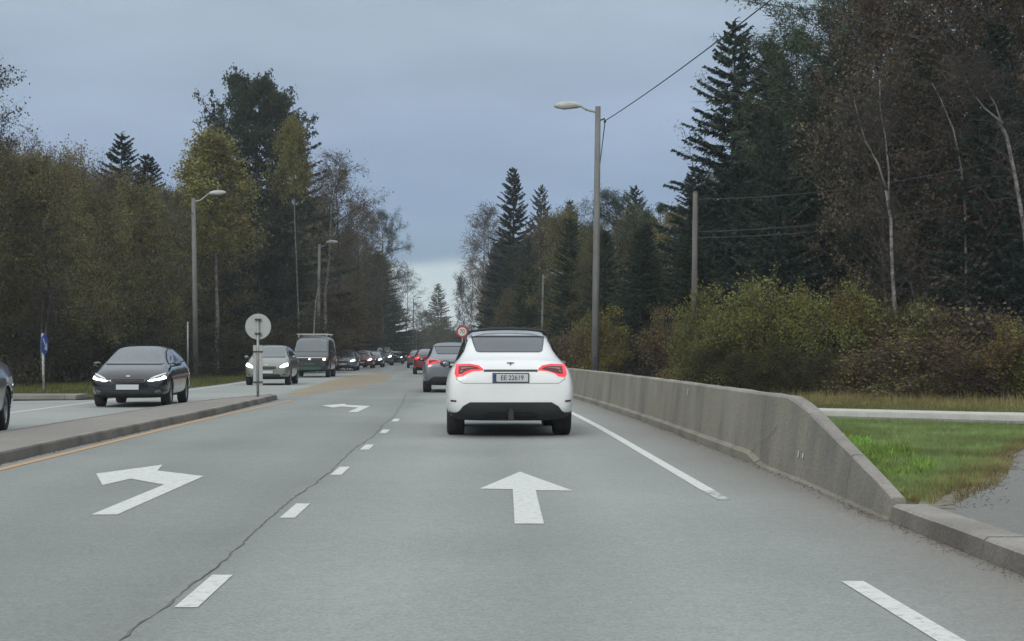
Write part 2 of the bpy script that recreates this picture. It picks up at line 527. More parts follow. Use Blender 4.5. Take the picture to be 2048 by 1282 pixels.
mark('turn_arrow', [(x + .3, y + 20.1) for x, y in la])
# faded yellow hatching on the median beyond the island
mb = MB()
def hl(y): return np.interp(y, [41, 66], [-5.6, lc(66) + 1.75]) if y < 66 else lc(y) + 1.75
def hr(y): return np.interp(y, [41, 66], [-5.0, sh(66) - 1.75]) if y < 66 else sh(y) - 1.75 - max(0, y - 88) * .035
y = 45.0
while y < 112:
    a, b = hl(y), hr(y)
    a += rr.uniform(0, .25) if 'rr' in globals() else 0; b -= ((y * 7.3) % 1) * .5
    if b - a > .3 and not (y > 84 and int(y * 3.1) % 2):
        w = (b - a)
        mb.add([(a, y, .0045), (b, y - w * .9, .0045), (b, y - w * .9 + .95, .0045), (a, y + 1.0, .0045)], [(0, 1, 2, 3)])
    y += 1.5
mb.build('yellow_hatching', 'hatch_yellow', road)
lane_line('median_line', lambda y: sh(y) - 1.85, 118, 330, .15, 'hatch_yellow', z=.0055)
# open paving joint left of the dashes
rr = random.Random(3)
pts = []
y = 3.0; x = -1.53
while y < 46:
    x = x * .6 + (-1.53 + .025 * math.sin(y * .9) + rr.uniform(-.035, .035)) * .4
    pts.append((x + sh(y), y, rr.uniform(.002, .0085) * (1 if y < 26 else .9)))
    y += .11
v = []; f = []
for i, (x, y, w) in enumerate(pts):
    v += [(x - w, y, .0042), (x + w, y, .0042)]
    if i: f.append((2 * i - 2, 2 * i - 1, 2 * i + 1, 2 * i))
from_vf('paving_joint', v, f, 'crack', road)

# traffic island
isl = empty('traffic_island', (0, 0, 0), kind='structure')
ctr = []
def il(y): return float(np.interp(y, [-12, 20, 30, 36, 40.2], [-6.9, -6.85, -6.72, -6.45, -5.7]))
def ir(y): return float(np.interp(y, [-12, 20, 30, 40.2], [-5.32, -5.32, -5.22, -5.25]))
yy = list(np.linspace(-12, 40.2, 53))
R_ = [(ir(y), y) for y in yy]; L_ = [(il(y), y) for y in yy]
nose = [(-5.3, 40.5), (-5.45, 40.62), (-5.6, 40.5)]
outer = R_ + nose + L_[::-1]
def inset(p, d):
    cx = (ir(p[1]) + il(p[1])) / 2
    return (p[0] + (d if p[0] < cx else -d), min(p[1], 40.62 - d) )
inn = [inset(p, .14) for p in outer]
mb = MB(); n = len(outer)
H = .13
mb.add([(p[0], p[1], 0) for p in outer] + [(p[0] + (.02 if p[0] < -6 else -.02), p[1], H - .02) for p in outer] + [(p[0] + (.04 if p[0] < -6 else -.04), p[1], H) for p in outer] + [(p[0], p[1], H) for p in inn],
       [(i + k * n, (i + 1) % n + k * n, (i + 1) % n + (k + 1) * n, i + (k + 1) * n) for k in (0, 1, 2) for i in range(n)])
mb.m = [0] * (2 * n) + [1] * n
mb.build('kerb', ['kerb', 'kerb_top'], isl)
k = len(yy)
v = [(inset(p, .14)[0], inset(p, .14)[1], H - .004) for p in R_] + [(inset(p, .14)[0], inset(p, .14)[1], H - .004) for p in L_]
f = [(i, i + 1, k + i + 1, k + i) for i in range(k - 1)]
from_vf('island_paving', v, f, 'island_top', isl)
# strip of weeds and grit in the gutter of the island
# left kerb stub at the side road
lk = MB()
lk.box((-15.9, 40.15, .06), (10, .3, .13)); lk.box((-10.75, 40.6, .06), (.3, 1.2, .13))
kb = lk.build('kerb', 'kerb_top'); tag(bevel(kb, .02), 'low concrete kerb stub beside the blue arrow sign', kind='structure')
strip('footpath', lambda y: -21, lambda y: -10.9, 40.3, 42.2, 2, .11, 'asphalt_path')['kind'] = 'structure'
vg = strip('left_verge', lambda y: -22, lambda y: lc(y) - 1.9 if y > 42.3 else -10.6, 42.2, 330, 4, -.006, 'turf')
tag(vg, 'mown grass verge along the left edge of the road', kind='structure')

# right-hand side: kerb, footpath, turf, cross path
def kx(y): return 3.08
rk = MB()
ys_k = list(np.linspace(-12, 11.1, 24))
prof = [(0, 0), (.02, .115), (.045, .135), (.27, .135), (.28, .0)]
for i in range(len(ys_k) - 1):
    a, b = ys_k[i] + .004, ys_k[i + 1] - .004
    dz = rr.uniform(-.004, .004); dx = rr.uniform(-.006, .006)
    v = [(kx(a) + p[0] + dx, a, p[1] + (dz if p[1] > .05 else 0)) for p in prof] + [(kx(b) + p[0] + dx, b, p[1] + (dz if p[1] > .05 else 0)) for p in prof]
    f = [(0, 1, 2, 3, 4), (9, 8, 7, 6, 5)] + [(j, j + 5, j + 6, j + 1) for j in range(4)]
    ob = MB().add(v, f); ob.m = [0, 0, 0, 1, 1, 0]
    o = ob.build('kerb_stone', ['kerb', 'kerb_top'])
    if i == 0: krb = empty('roadside_kerb', (0, 0, 0), kind='structure')
    o.parent = krb
fp = from_vf('footpath', [(3.36, -12, .118), (14, -12, .118), (14, 24, .118), (9.3, 23.0, .118), (7.1, 19.2, .118), (6.3, 17.6, .118), (5.9, 16.7, .118), (5.25, 15.0, .118), (4.5, 13.2, .118), (3.6, 11.6, .118), (3.36, 10.9, .118)], [tuple(range(11))], 'asphalt_path')
tag(fp, 'grey asphalt footpath widening away from the kerb on the right', kind='structure')
edge_pts = [(3.36, 10.9), (3.6, 11.6), (4.5, 13.2), (5.25, 15.0), (5.9, 16.7), (6.3, 17.6), (7.1, 19.2), (9.3, 23.0)]
v = []; er = random.Random(12)
for a, b in zip(edge_pts[:-1], edge_pts[1:]):
    L_e = math.hypot(b[0] - a[0], b[1] - a[1]); k_e = max(2, int(L_e / .09))
    for i in range(k_e):
        t_ = i / k_e; x_ = a[0] + (b[0] - a[0]) * t_; y_ = a[1] + (b[1] - a[1]) * t_
        v += [(x_ - .12, y_ + .06, .1205), (x_ + er.uniform(.0, .16) + .12 * math.sin(y_ * 3.1) ** 2, y_ - er.uniform(0, .06), .1212)]
from_vf('soil_edge', v, [(2 * i, 2 * i + 1, 2 * i + 3, 2 * i + 2) for i in range(len(v) // 2 - 1)], 'grit', fp)
tf = from_vf('right_verge', [(3.4, 10.8, .09), (14, 10.8, .09), (14, 24, .09), (60, 24, .09), (60, 60, .0), (3.9 , 60, .0), (3.45, 30, .06), (3.30, 15, .09), (3.20, 11.14, .09)], [tuple(range(9))], 'turf')
tag(tf, 'grass verge behind the concrete barrier', kind='structure')
cp = [( -40 + 0, 0)]
def crossline(x): return 24.9 - (x - 5.8) * .95 * .9
mbp = MB()
v = []
for x in (3.6, 6, 9, 14, 40): v.append((x, 26.3 - (x - 6) * .75 if x < 12 else 26.3 - 6 * .75 - (x - 12) * .2))
a1 = [(x, y, .105) for x, y in v] + [(x, y + 1.35, .105) for x, y in v]
mbp.add(a1, [(i, i + 1, 6 + i, 5 + i) for i in range(4)])
o = mbp.build('cross_path', 'asphalt_dark'); tag(o, 'dark asphalt strip of the crossing path behind the barrier end', kind='structure')
mbp = MB(); v2 = [(x, y + 1.35) for x, y in v] + [(x, y + 2.75) for x, y in v][::-1]
mbp.prism(v2, 0.02, .20)
o = mbp.build('pale_path', 'concrete_path'); tag(bevel(o, .02), 'pale concrete path crossing behind the barrier end', kind='structure')

# ------------------------------------------------------------------ concrete barrier
bar = empty('concrete_barrier', (0, 0, 0), label='long grey concrete safety barrier that slopes down to the kerb on the right', cat='barrier')
def bar_h(y): return float(np.interp(y, [11.1, 11.5, 15.2, 15.6, 400], [.17, .24, .76, .80, .81]))
def bsec(y, g=0):
    h = bar_h(y); x = xr(y) if y > 26 else float(np.interp(y, [11.1, 14.5, 26], [3.06, 3.15, 3.13 + sh(26)]))
    foot = float(np.interp(y, [16.7, 16.9], [.0, .10]))
    t = float(np.interp(y, [11, 15], [.07, .12]))
    k = h / .8; i = .035 + .02 * (foot > 0)
    pr = [(0, 0), (0.0, foot * .9 + .001), (i * (.3 + .7 * k), foot + .03), (.02 + .11 * k, h * .97), (.035 + .115 * k, h), (.035 + .115 * k + t, h), (.045 + .125 * k + t, h * .96), (.06 + .18 * k + t, 0)]
    return [(x + p[0], y, min(p[1], h)) for p in pr]
joints = [11.12, 12.6, 14.55, 16.75, 20.9, 26.1]
yj = 26.1
while yj < 110: yj += 5.2; joints.append(yj)
for a, b in zip(joints[:-1], joints[1:]):
    n = max(3, int((b - a) / .5))
    yy = [a + .014 + (b - a - .028) * i / n for i in range(n + 1)]
    secs = [bsec(y) for y in yy]
    dx = rr.uniform(-.004, .004); dz = rr.uniform(-.004, .004)
    v = [(p[0] + dx, p[1], p[2] + (dz if p[2] > .1 else 0) + rr.uniform(-.004, .004) * (p[2] > .12)) for s_ in secs for p in s_]
    f = [tuple(range(8))[::-1], tuple(n * 8 + i for i in range(8))]
    mi = [0, 0]
    for i in range(n):
        for j in range(7):
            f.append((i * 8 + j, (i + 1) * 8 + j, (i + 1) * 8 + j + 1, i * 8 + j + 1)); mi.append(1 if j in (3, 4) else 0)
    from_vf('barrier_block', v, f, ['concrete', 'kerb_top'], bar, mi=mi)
# a crack that climbs the face, chips at the block corners and two white paint flecks
def face_pt(y, t):
    s_ = bsec(y); a = Vector(s_[2]); b = Vector(s_[3])
    return a.lerp(b, t) + Vector((-.012, 0, 0))
pth = [(17.2, -.05), (17.0, .12), (16.85, .2), (16.55, .34), (16.1, .5), (15.95, .62)]
mb = MB()
pp = [face_pt(y, t) for y, t in pth]
for a, b in zip(pp[:-1], pp[1:]):
    mb.add([a + Vector((0, -.012, 0)), a + Vector((0, .012, 0)), b + Vector((0, .009, 0)), b + Vector((0, -.009, 0))], [(0, 1, 2, 3)])
mb.build('face_crack', 'crack', bar)
for y0, t, h in [(22.6, .75, .16), (14.75, .30, .10), (14.55, .32, .08)]:
    a = face_pt(y0, t); b = face_pt(y0, t + h)
    MB().add([a, a + Vector((0, .05, 0)), b + Vector((0, .04, 0)), b], [(0, 1, 2, 3)]).build('paint_fleck', 'mark_white', bar)

# ------------------------------------------------------------------ street lamps, poles, wires, signs
def lamp(x, y, h, arm, label, head_dir=1, lean=0, aw=1.25, r0=.13):
    t = empty('street_lamp', (x, y, gz(x, y) + .0), label=label, cat='street lamp', group='street lamps along the road')
    MB().tube([(0, 0, -.1), (lean * .5, 0, h * .5), (lean, 0, h)], [r0, r0 * .85, r0 * .68], 12).build('pole', 'pole_metal', t, True)
    a = [(lean, 0, h - .18), (lean + head_dir * .35, 0, h - .10), (lean + head_dir * aw, 0, h + arm)]
    MB().tube([(lean - head_dir * .05, 0, h - .2), *a], [.045, .04, .036, .034], 8).build('arm', 'galv', t, True)
    hx = lean + head_dir * aw
    L = .82; mb = MB(); rings = []
    for u, w, zt, zb in [(0, .05, .04, -.04), (.08, .09, .09, -.06), (.3, .13, .13, -.08), (.6, .15, .125, -.11), (.85, .12, .10, -.08), (1, .06, .04, -.04)]:
        rings.append([(hx + head_dir * u * L, cx * w, (zt if s_ > 0 else zb) * (.55 if abs(cx) > .9 else 1) + h + arm + u * arm * .25) for cx, s_ in [(-1, 1), (-.5, 1), (.5, 1), (1, 1), (1, -1), (.5, -1), (-.5, -1), (-1, -1)]])
    v = [p for r_ in rings for p in r_]
    f = [tuple(range(8)), tuple(40 + i for i in range(8))[::-1]]
    mi = [0, 0]
    for i in range(5):
        for j in range(8):
            f.append((i * 8 + j, i * 8 + (j + 1) % 8, (i + 1) * 8 + (j + 1) % 8, (i + 1) * 8 + j)); mi.append(1 if (4 <= j <= 6 and 2 <= i <= 3) else 0)
    from_vf('lamp_head', v, f, ['lamp_metal', 'lamp_glass'], t, True, mi)
    if r0 > .1: MB().box((lean * .2, -r0 - .01, 1.0), (.1, .04, .35)).build('access_door', 'dark_metal', t)
    return t
L0 = lamp(3.8, 47, 9.0, .02, 'tall street lamp just behind the concrete barrier, head reaching left over the road', -1, .10, .55, .125)
# left side lamps (nearest first)
L1 = lamp(-13.4, 72.4, 8.75, .22, 'street lamp nearest on the left verge, with a wire hanging from its top', 1, -.12, .75, .14)
L2 = lamp(-10.7, 103, 8.75, .12, 'street lamp rising behind the dark grey van', 1, .12, .45, .13)
L3 = lamp(-11.5, 166, 10.5, .12, 'small distant street lamp against the dark pine, nearest of the far three', 1, .1, .5, .12)
lamp(-11.2, 200, 10.8, .12, 'tiny far street lamp against the grey bare trees beyond the pine', 1, .1, .5, .12)
lamp(-9.9, 245, 10.2, .12, 'farthest tiny street lamp low beside the gap in the woods', 1, .1, .5, .12)
L6 = lamp(3.85, 85, 5.7, .03, 'thin low street lamp above the roof of the white car, head to the right', 1, .1, .32, .085)
wp = empty('wooden_pole', (7.42, 50.5, 0), label='grey wooden utility pole standing in the bushes behind the barrier', cat='utility pole')
MB().tube([(0, 0, -.2), (.02, 0, 3.4), (.05, 0, 6.65)], [.12, .10, .085], 12).build('pole', 'wood_pole', wp, True)
MB().tube([(.05, 0, 6.65), (.05, 0, 6.71)], [.095, .05], 12).build('cap', 'dark_metal', wp)
for z in (6.4, 5.3, 5.1): MB().tube([(.13, -.05, z), (.13, -.05, z + .1)], [.025, .035], 8).build('insulator', 'dark_metal', wp)
def wire(p0, p1, sag, label, r=.012, n=40):
    p0, p1 = Vector(p0), Vector(p1)
    pts = []
    for i in range(n + 1):
        t = i / n; p = p0.lerp(p1, t); p.z -= sag * 4 * t * (1 - t); pts.append(p)
    o = MB().tube(pts, r, 5).build('overhead_wire', 'wire', None, True)
    return tag(o, label, 'wire')
# bracket + wires on the tall lamp
MB().tube([(.12, 0, 8.55), (.30, -.02, 8.62), (.32, -.02, 8.5)], [.025, .03, .045], 8).build('wire_bracket', 'dark_metal', L0, True)
wire((4.12, 46.98, 8.52), (8.6, 0, 8.9), .55, 'overhead wire running from the tall lamp up out of the top of the picture', .015)
wire((4.12, 46.98, 8.50), (8.5, 118, 7.4), .9, 'thin wire dropping away from the tall lamp to the far trees', .016)
wire((-13.5, 72.3, 8.0), (-22.0, 58, 6.6), .6, 'faint wire sagging left from the nearest left lamp', .016)
for z, yy_, sg in ((6.42, 44, .3), (5.32, 45, .2), (5.12, 46, .2)):
    wire((7.55, 50.4, z), (16, yy_, z + .6), sg, {6.42: 'top wire running right from the wooden pole into the trees', 5.32: 'middle wire running right from the wooden pole', 5.12: 'lowest wire running right from the wooden pole'}[z], .012)

def text_mesh(s_, size, name, m, parent, loc, rot, ext=.002, sx=1.0):
    cu = bpy.data.curves.new(name, 'FONT'); cu.body = s_; cu.size = size; cu.extrude = ext
    cu.align_x = 'CENTER'; cu.align_y = 'CENTER'; cu.resolution_u = 3
    tmp = bpy.data.objects.new('tmp', cu); COL.objects.link(tmp)
    bpy.context.view_layer.update()
    me = bpy.data.meshes.new_from_object(tmp.evaluated_get(bpy.context.evaluated_depsgraph_get()))
    bpy.data.objects.remove(tmp); 
    for vv in me.vertices: vv.co.x *= sx
    o = link_mesh(name, me, m, parent)
    o.location = loc; o.rotation_euler = rot
    return o
def disc(mb, r, y0, y1, z, n=40, m=0, x=0):
    v = [(x + r * math.cos(2 * math.pi * i / n), y0, z + r * math.sin(2 * math.pi * i / n)) for i in range(n)]
    v += [(p[0], y1, p[2]) for p in v]
    mb.add(v, [tuple(range(n)), tuple(range(n, 2 * n))[::-1]] + [(i, n + i, n + (i + 1) % n, (i + 1) % n) for i in range(n)], m)
    return mb
# grey back of a round sign on the island nose
rs = empty('round_sign', (-5.52, 38.4, .126), label='round traffic sign seen from behind on a grey post at the island tip', cat='traffic sign')
MB().tube([(0, 0, 0), (0, 0, 2.02)], .035, 12).build('post', 'galv', rs, True)
disc(MB(), .33, .045, .055, 1.80, 48).build('sign_panel', 'sign_grey', rs)
for z in (1.98, 1.62): MB().box((0, .0, z), (.15, .09, .045)).build('clamp', 'dark_metal', rs)
for x in (-.078, .078): MB().box((x, .0, .80), (.085, .03, 1.05)).build('reflector_panel', 'sign_grey', rs)
for z in (1.16, .38): MB().box((0, .0, z), (.25, .085, .03)).build('panel_clamp', 'dark_metal', rs)
# blue arrow sign
bs = empty('blue_arrow_sign', (-13.35, 46.5, .0), R(86), label='blue round keep-side arrow sign seen edge-on on a leaning pale post at far left', cat='traffic sign')
MB().tube([(.10, 0, 0), (.04, 0, .7), (-.02, 0, 1.86)], .038, 10).build('post', 'mark_fade', bs, True)
disc(MB(), .31, -.06, -.045, 1.52, 40).build('sign_panel', 'sign_blue', bs)
ar = MB(); q = lambda x, z: (x, -.064, 1.52 + z)
ar.add([q(-.14, .22), q(-.20, .15), q(.03, -.06), q(-.06, -.15), q(.2, -.2), q(.16, .06), q(.09, -.01)], [(0, 1, 2, 3, 4, 5, 6)])
ar.build('white_arrow', 'sign_white', bs)
# speed sign beside the road, behind the white car
ss = empty('speed_sign', (-.72, 96, 0), label='red ringed white round speed sign just left of the white car roof', cat='traffic sign')
MB().tube([(0, .05, 0), (0, .05, 3.0)], .04, 10).build('post', 'galv', ss, True)
disc(MB(), .39, .0, .02, 2.62, 40).build('red_ring', 'sign_red', ss)
disc(MB(), .275, -.008, .001, 2.62, 40).build('white_face', 'sign_white', ss)
text_mesh('70', .37, 'numerals', 'black', ss, (0, -.012, 2.62), (R(90), 0, 0), sx=.9)
# thin marker stake beside the left lamp
st = empty('marker_stake', (-13.3, 69.8, 0), label='thin pale snow stake just left of the nearest left lamp pole', cat='marker post')
MB().tube([(0, 0, 0), (0, 0, 2.7)], [.045, .035], 8).build('stake', 'lamp_metal', st, True)
rs['group'] = 'traffic signs'; bs['group'] = 'traffic signs'; ss['group'] = 'traffic signs'
del rs['group'], bs['group'], ss['group']

haze = MB().box((0, 240, 24.0), (530, 610, 50.2)).build('haze', [], None)
tag(haze, 'thin damp autumn air over the road and woods', kind='stuff')
hm = bpy.data.materials.new('haze'); hm.use_nodes = True
hm.node_tree.nodes.clear()
ho = hm.node_tree.nodes.new('ShaderNodeOutputMaterial'); hv = hm.node_tree.nodes.new('ShaderNodeVolumePrincipled')
hv.inputs['Color'].default_value = (.86, .93, .98, 1); hv.inputs['Density'].default_value = .0005
hm.node_tree.links.new(hv.outputs[0], ho.inputs['Volume']); haze.data.materials.append(hm)

# ------------------------------------------------------------------ vehicles
# station: y, zu, wu, wl, w, zw, ws, zs, wg, zg, wr, zr, zt   (half widths, heights)
T_COUPE = [
 (-2.38, .52, .62, .70, .78, .63, .78, .72, .70, .76, .50, .79, .80),
 (-2.345, .34, .68, .82, .89, .60, .88, .76, .82, .90, .60, .97, .99),
 (-2.22, .26, .72, .90, .935, .60, .925, .84, .86, 1.03, .66, 1.105, 1.13),
 (-2.02, .24, .74, .93, .955, .60, .945, .88, .86, 1.055, .66, 1.14, 1.17),
 (-1.82, .23, .75, .945, .965, .60, .952, .90, .845, 1.075, .64, 1.18, 1.225),
 (-1.40, .22, .76, .95, .97, .60, .955, .91, .83, 1.085, .635, 1.34, 1.41),
 (-0.95, .21, .76, .945, .962, .60, .95, .91, .82, 1.085, .635, 1.505, 1.585),
 (-0.40, .20, .76, .94, .955, .60, .945, .90, .82, 1.07, .635, 1.57, 1.645),
 (0.15, .20, .76, .94, .955, .60, .945, .89, .82, 1.055, .635, 1.57, 1.645),
 (0.60, .20, .76, .94, .955, .60, .945, .88, .82, 1.035, .62, 1.475, 1.55),
 (1.05, .20, .76, .94, .957, .60, .945, .87, .82, 1.01, .64, 1.25, 1.31),
 (1.35, .21, .76, .945, .96, .60, .945, .86, .82, .985, .70, 1.06, 1.10),
 (1.60, .22, .75, .945, .96, .59, .94, .84, .80, .95, .66, 1.0, 1.03),
 (1.95, .23, .73, .93, .945, .57, .92, .79, .79, .87, .62, .925, .95),
 (2.20, .25, .68, .86, .89, .54, .85, .70, .72, .77, .55, .80, .82),
 (2.34, .30, .55, .68, .72, .50, .68, .58, .58, .64, .40, .66, .67)]
T_HATCH = [
 (-2.20, .38, .55, .68, .74, .55, .72, .80, .64, .90, .48, .96, .98),
 (-2.13, .30, .65, .80, .84, .58, .82, .84, .75, .98, .56, 1.07, 1.10),
 (-1.92, .24, .70, .86, .88, .60, .86, .87, .78, 1.02, .58, 1.24, 1.28),
 (-1.50, .21, .72, .875, .89, .60, .875, .88, .78, 1.02, .59, 1.35, 1.395),
 (-0.75, .20, .72, .87, .885, .60, .87, .88, .77, 1.00, .60, 1.395, 1.45),
 (0.00, .20, .72, .87, .885, .60, .87, .87, .77, .985, .60, 1.395, 1.455),
 (0.45, .20, .72, .87, .885, .60, .87, .86, .77, .97, .59, 1.34, 1.40),
 (0.95, .20, .72, .87, .885, .60, .87, .85, .78, .95, .64, 1.13, 1.19),
 (1.28, .20, .72, .875, .89, .60, .87, .83, .79, .93, .70, 1.00, 1.03),
 (1.50, .20, .72, .88, .89, .58, .87, .81, .77, .90, .66, .955, .98),
 (1.85, .22, .70, .865, .88, .56, .85, .76, .75, .83, .60, .88, .90),
 (2.08, .24, .66, .80, .83, .53, .79, .68, .69, .735, .52, .765, .785),
 (2.20, .28, .58, .70, .74, .50, .70, .60, .60, .65, .44, .68, .69),
 (2.25, .34, .45, .56, .60, .48, .58, .55, .48, .59, .34, .61, .62)]
T_VAN = [
 (-2.42, .40, .70, .84, .88, .60, .87, 1.0, .85, 1.15, .72, 1.80, 1.84),
 (-2.36, .32, .74, .90, .94, .62, .93, 1.0, .90, 1.18, .80, 1.88, 1.95),
 (-1.60, .28, .78, .94, .955, .62, .95, 1.02, .92, 1.20, .81, 1.90, 1.98),
 (0.00, .28, .78, .94, .955, .62, .95, 1.02, .92, 1.20, .81, 1.90, 1.985),
 (0.90, .28, .78, .94, .955, .62, .95, 1.02, .92, 1.20, .80, 1.88, 1.965),
 (1.30, .28, .78, .94, .955, .62, .95, 1.01, .91, 1.18, .79, 1.76, 1.83),
 (1.70, .28, .78, .94, .955, .62, .945, 1.0, .90, 1.14, .80, 1.45, 1.50),
 (2.00, .28, .78, .935, .95, .62, .935, .97, .89, 1.09, .80, 1.17, 1.21),
 (2.22, .29, .76, .91, .93, .60, .91, .92, .87, 1.02, .76, 1.08, 1.10),
 (2.42, .31, .72, .86, .885, .58, .86, .82, .82, .90, .70, .96, .98),
 (2.52, .36, .64, .76, .80, .55, .77, .72, .72, .80, .60, .85, .86)]

_bcache = {}
def ring(s):
    y, zu, wu, wl, w, zw, ws, zs, wg, zg, wr, zr, zt = s
    return [(0, zu), (wu, zu), (wl, zu + .08), (w, zw), (ws, zs), (wg, zg), ((wg + wr) / 2 + .012, (zg + zr) / 2 + .01), (wr, zr), (wr * .66, zt - (zt - zr) * .16), (0, zt)]
def body_mesh(key, T, sc, axles, ra):
    """lofted shell, smoothed, wheel arches cut out"""
    if key in _bcache: return _bcache[key]
    v = []; f = []; n = 10
    ids = []
    for s in T:
        rg = ring(s); row = []
        for k, (x, z) in enumerate(rg):
            row.append(len(v)); v.append((x * sc[0], s[0] * sc[1], z * sc[2]))
        for k in range(n - 2, 0, -1):
            x, z = rg[k]
            row.append(len(v)); v.append((-x * sc[0], s[0] * sc[1], z * sc[2]))
        ids.append(row)
    m = len(ids[0])
    for a, b in zip(ids[:-1], ids[1:]):
        for k in range(m): f.append((a[k], a[(k + 1) % m], b[(k + 1) % m], b[k]))
    for row, rev in ((ids[0], True), (ids[-1], False)):
        Lk = lambda k: row[(m - k) % m]
        for k in range(n - 1):
            q = [row[k], row[k + 1], Lk(k + 1), Lk(k)]
            q = list(dict.fromkeys(q))
            f.append(tuple(q[::-1] if not rev else q))
    me = bpy.data.meshes.new('body_' + key)
    me.from_pydata(v, [], f); me.update()
    bm = bmesh.new(); bm.from_mesh(me); bmesh.ops.recalc_face_normals(bm, faces=bm.faces); bm.to_mesh(me); bm.free()
    o = bpy.data.objects.new('tmp', me); COL.objects.link(o)
    ss_ = o.modifiers.new('s', 'SUBSURF'); ss_.levels = 2; ss_.render_levels = 2
    dg = bpy.context.evaluated_depsgraph_get(); dg.update()
    smooth = bpy.data.meshes.new_from_object(o.evaluated_get(dg))
    bvh = BVHTree.FromPolygons([vv.co.copy() for vv in smooth.vertices], [tuple(p.vertices) for p in smooth.polygons])
    cm = MB()
    for ya in axles:
        for sd in (-1, 1):
            N_ = 28; x0, x1 = sorted((sd * .60, sd * 1.3))
            vv = [(x, ya + ra * math.cos(2 * math.pi * i / N_), ra * .92 + ra * math.sin(2 * math.pi * i / N_)) for x in (x0, x1) for i in range(N_)]
            cm.add(vv, [tuple(range(N_)), tuple(range(N_, 2 * N_))[::-1]] + [(i, N_ + i, N_ + (i + 1) % N_, (i + 1) % N_) for i in range(N_)])
    co = cm.build('tmpc', 'under')
    bm = bmesh.new(); bm.from_mesh(co.data); bmesh.ops.recalc_face_normals(bm, faces=bm.faces); bm.to_mesh(co.data); bm.free()
    bo = o.modifiers.new('b', 'BOOLEAN'); bo.object = co; bo.operation = 'DIFFERENCE'; bo.solver = 'EXACT'
    dg = bpy.context.evaluated_depsgraph_get(); dg.update()
    cut = bpy.data.meshes.new_from_object(o.evaluated_get(dg))
    cut.materials.clear()
    cut.polygons.foreach_set('use_smooth', [True] * len(cut.polygons))
    cut.set_sharp_from_angle(angle=R(38))
    mi = []
    for p in cut.polygons:                       # arch liners and floor are dark
        c = p.center; inarch = False
        for ya in axles:
            if abs(math.hypot(c.y - ya, c.z - ra * .92) - ra) < .012 and abs(p.normal.x) < .6: inarch = True
            if abs(abs(c.x) - .60) < .01 and math.hypot(c.y - ya, c.z - ra * .92) < ra: inarch = True
        mi.append(1 if inarch or (p.normal.z < -.75 and c.z < .45 * sc[2]) else 0)
    cut.polygons.foreach_set('material_index', mi)
    bpy.data.objects.remove(o); bpy.data.objects.remove(co)
    _bcache[key] = (cut, bvh)
    return _bcache[key]

DIRS = {'back': (Vector((0, 1, 0)), lambda a, b: Vector((a, -6, b))), 'front': (Vector((0, -1, 0)), lambda a, b: Vector((a, 6, b))),
        'left': (Vector((1, 0, 0)), lambda a, b: Vector((-4, a, b))), 'right': (Vector((-1, 0, 0)), lambda a, b: Vector((4, a, b))),
        'top': (Vector((0, 0, -1)), lambda a, b: Vector((a, b, 5)))}
def patch(name, m, parent, bvh, poly, side, off=.005, seg=.07, mirror=False):
    deep = None
    if side in ('back', 'front') and not any(k in name for k in ('window', 'windscreen', 'glass', 'scuttle')):
        e = bvh.ray_cast(DIRS[side][1](0, .6), DIRS[side][0])[0]
        deep = e.y
    """a panel laid on the body: outline seen from one side, dropped onto the shell"""
    d, start = DIRS[side]
    objs = []
    for s_ in ((1, -1) if mirror else (1,)):
        bm = bmesh.new()
        vs = [bm.verts.new((p[0] * s_, p[1], 0)) for p in poly]
        fc = bm.faces.new(vs)
        bmesh.ops.triangulate(bm, faces=[fc])
        for _ in range(5):
            es = [e for e in bm.edges if e.calc_length() > seg]
            if not es: break
            bmesh.ops.subdivide_edges(bm, edges=es, cuts=1)
            bmesh.ops.triangulate(bm, faces=bm.faces[:])
        for v in bm.verts:
            o_ = start(v.co.x, v.co.y)
            loc, nor, i, ds = bvh.ray_cast(o_, d)
            if deep is not None and (loc is None or abs(loc.y - deep) > .62):
                loc, nor, i, ds = bvh.find_nearest(Vector((o_.x, deep + (.22 if deep < 0 else -.22), o_.z)))
            if loc is None:
                loc, nor, i, ds = bvh.find_nearest(o_ + d * (5.1 if abs(d.y) > .5 else 3.2))
            if nor.dot(d) > 0: nor = -nor
            v.co = loc + nor * off
        for fce in bm.faces:
            fce.normal_update()
            if fce.normal.dot(d) > 0: fce.normal_flip()
        me = bpy.data.meshes.new(name); bm.to_mesh(me); bm.free()
        objs.append(link_mesh(name, me, m, parent, True))
    return objs if mirror else objs[0]
def sidewin(name, m, t, bvh, poly, off=.005):
    patch(name, m, t, bvh, poly, 'left', off, .12)
    patch(name, m, t, bvh, poly, 'right', off, .12)

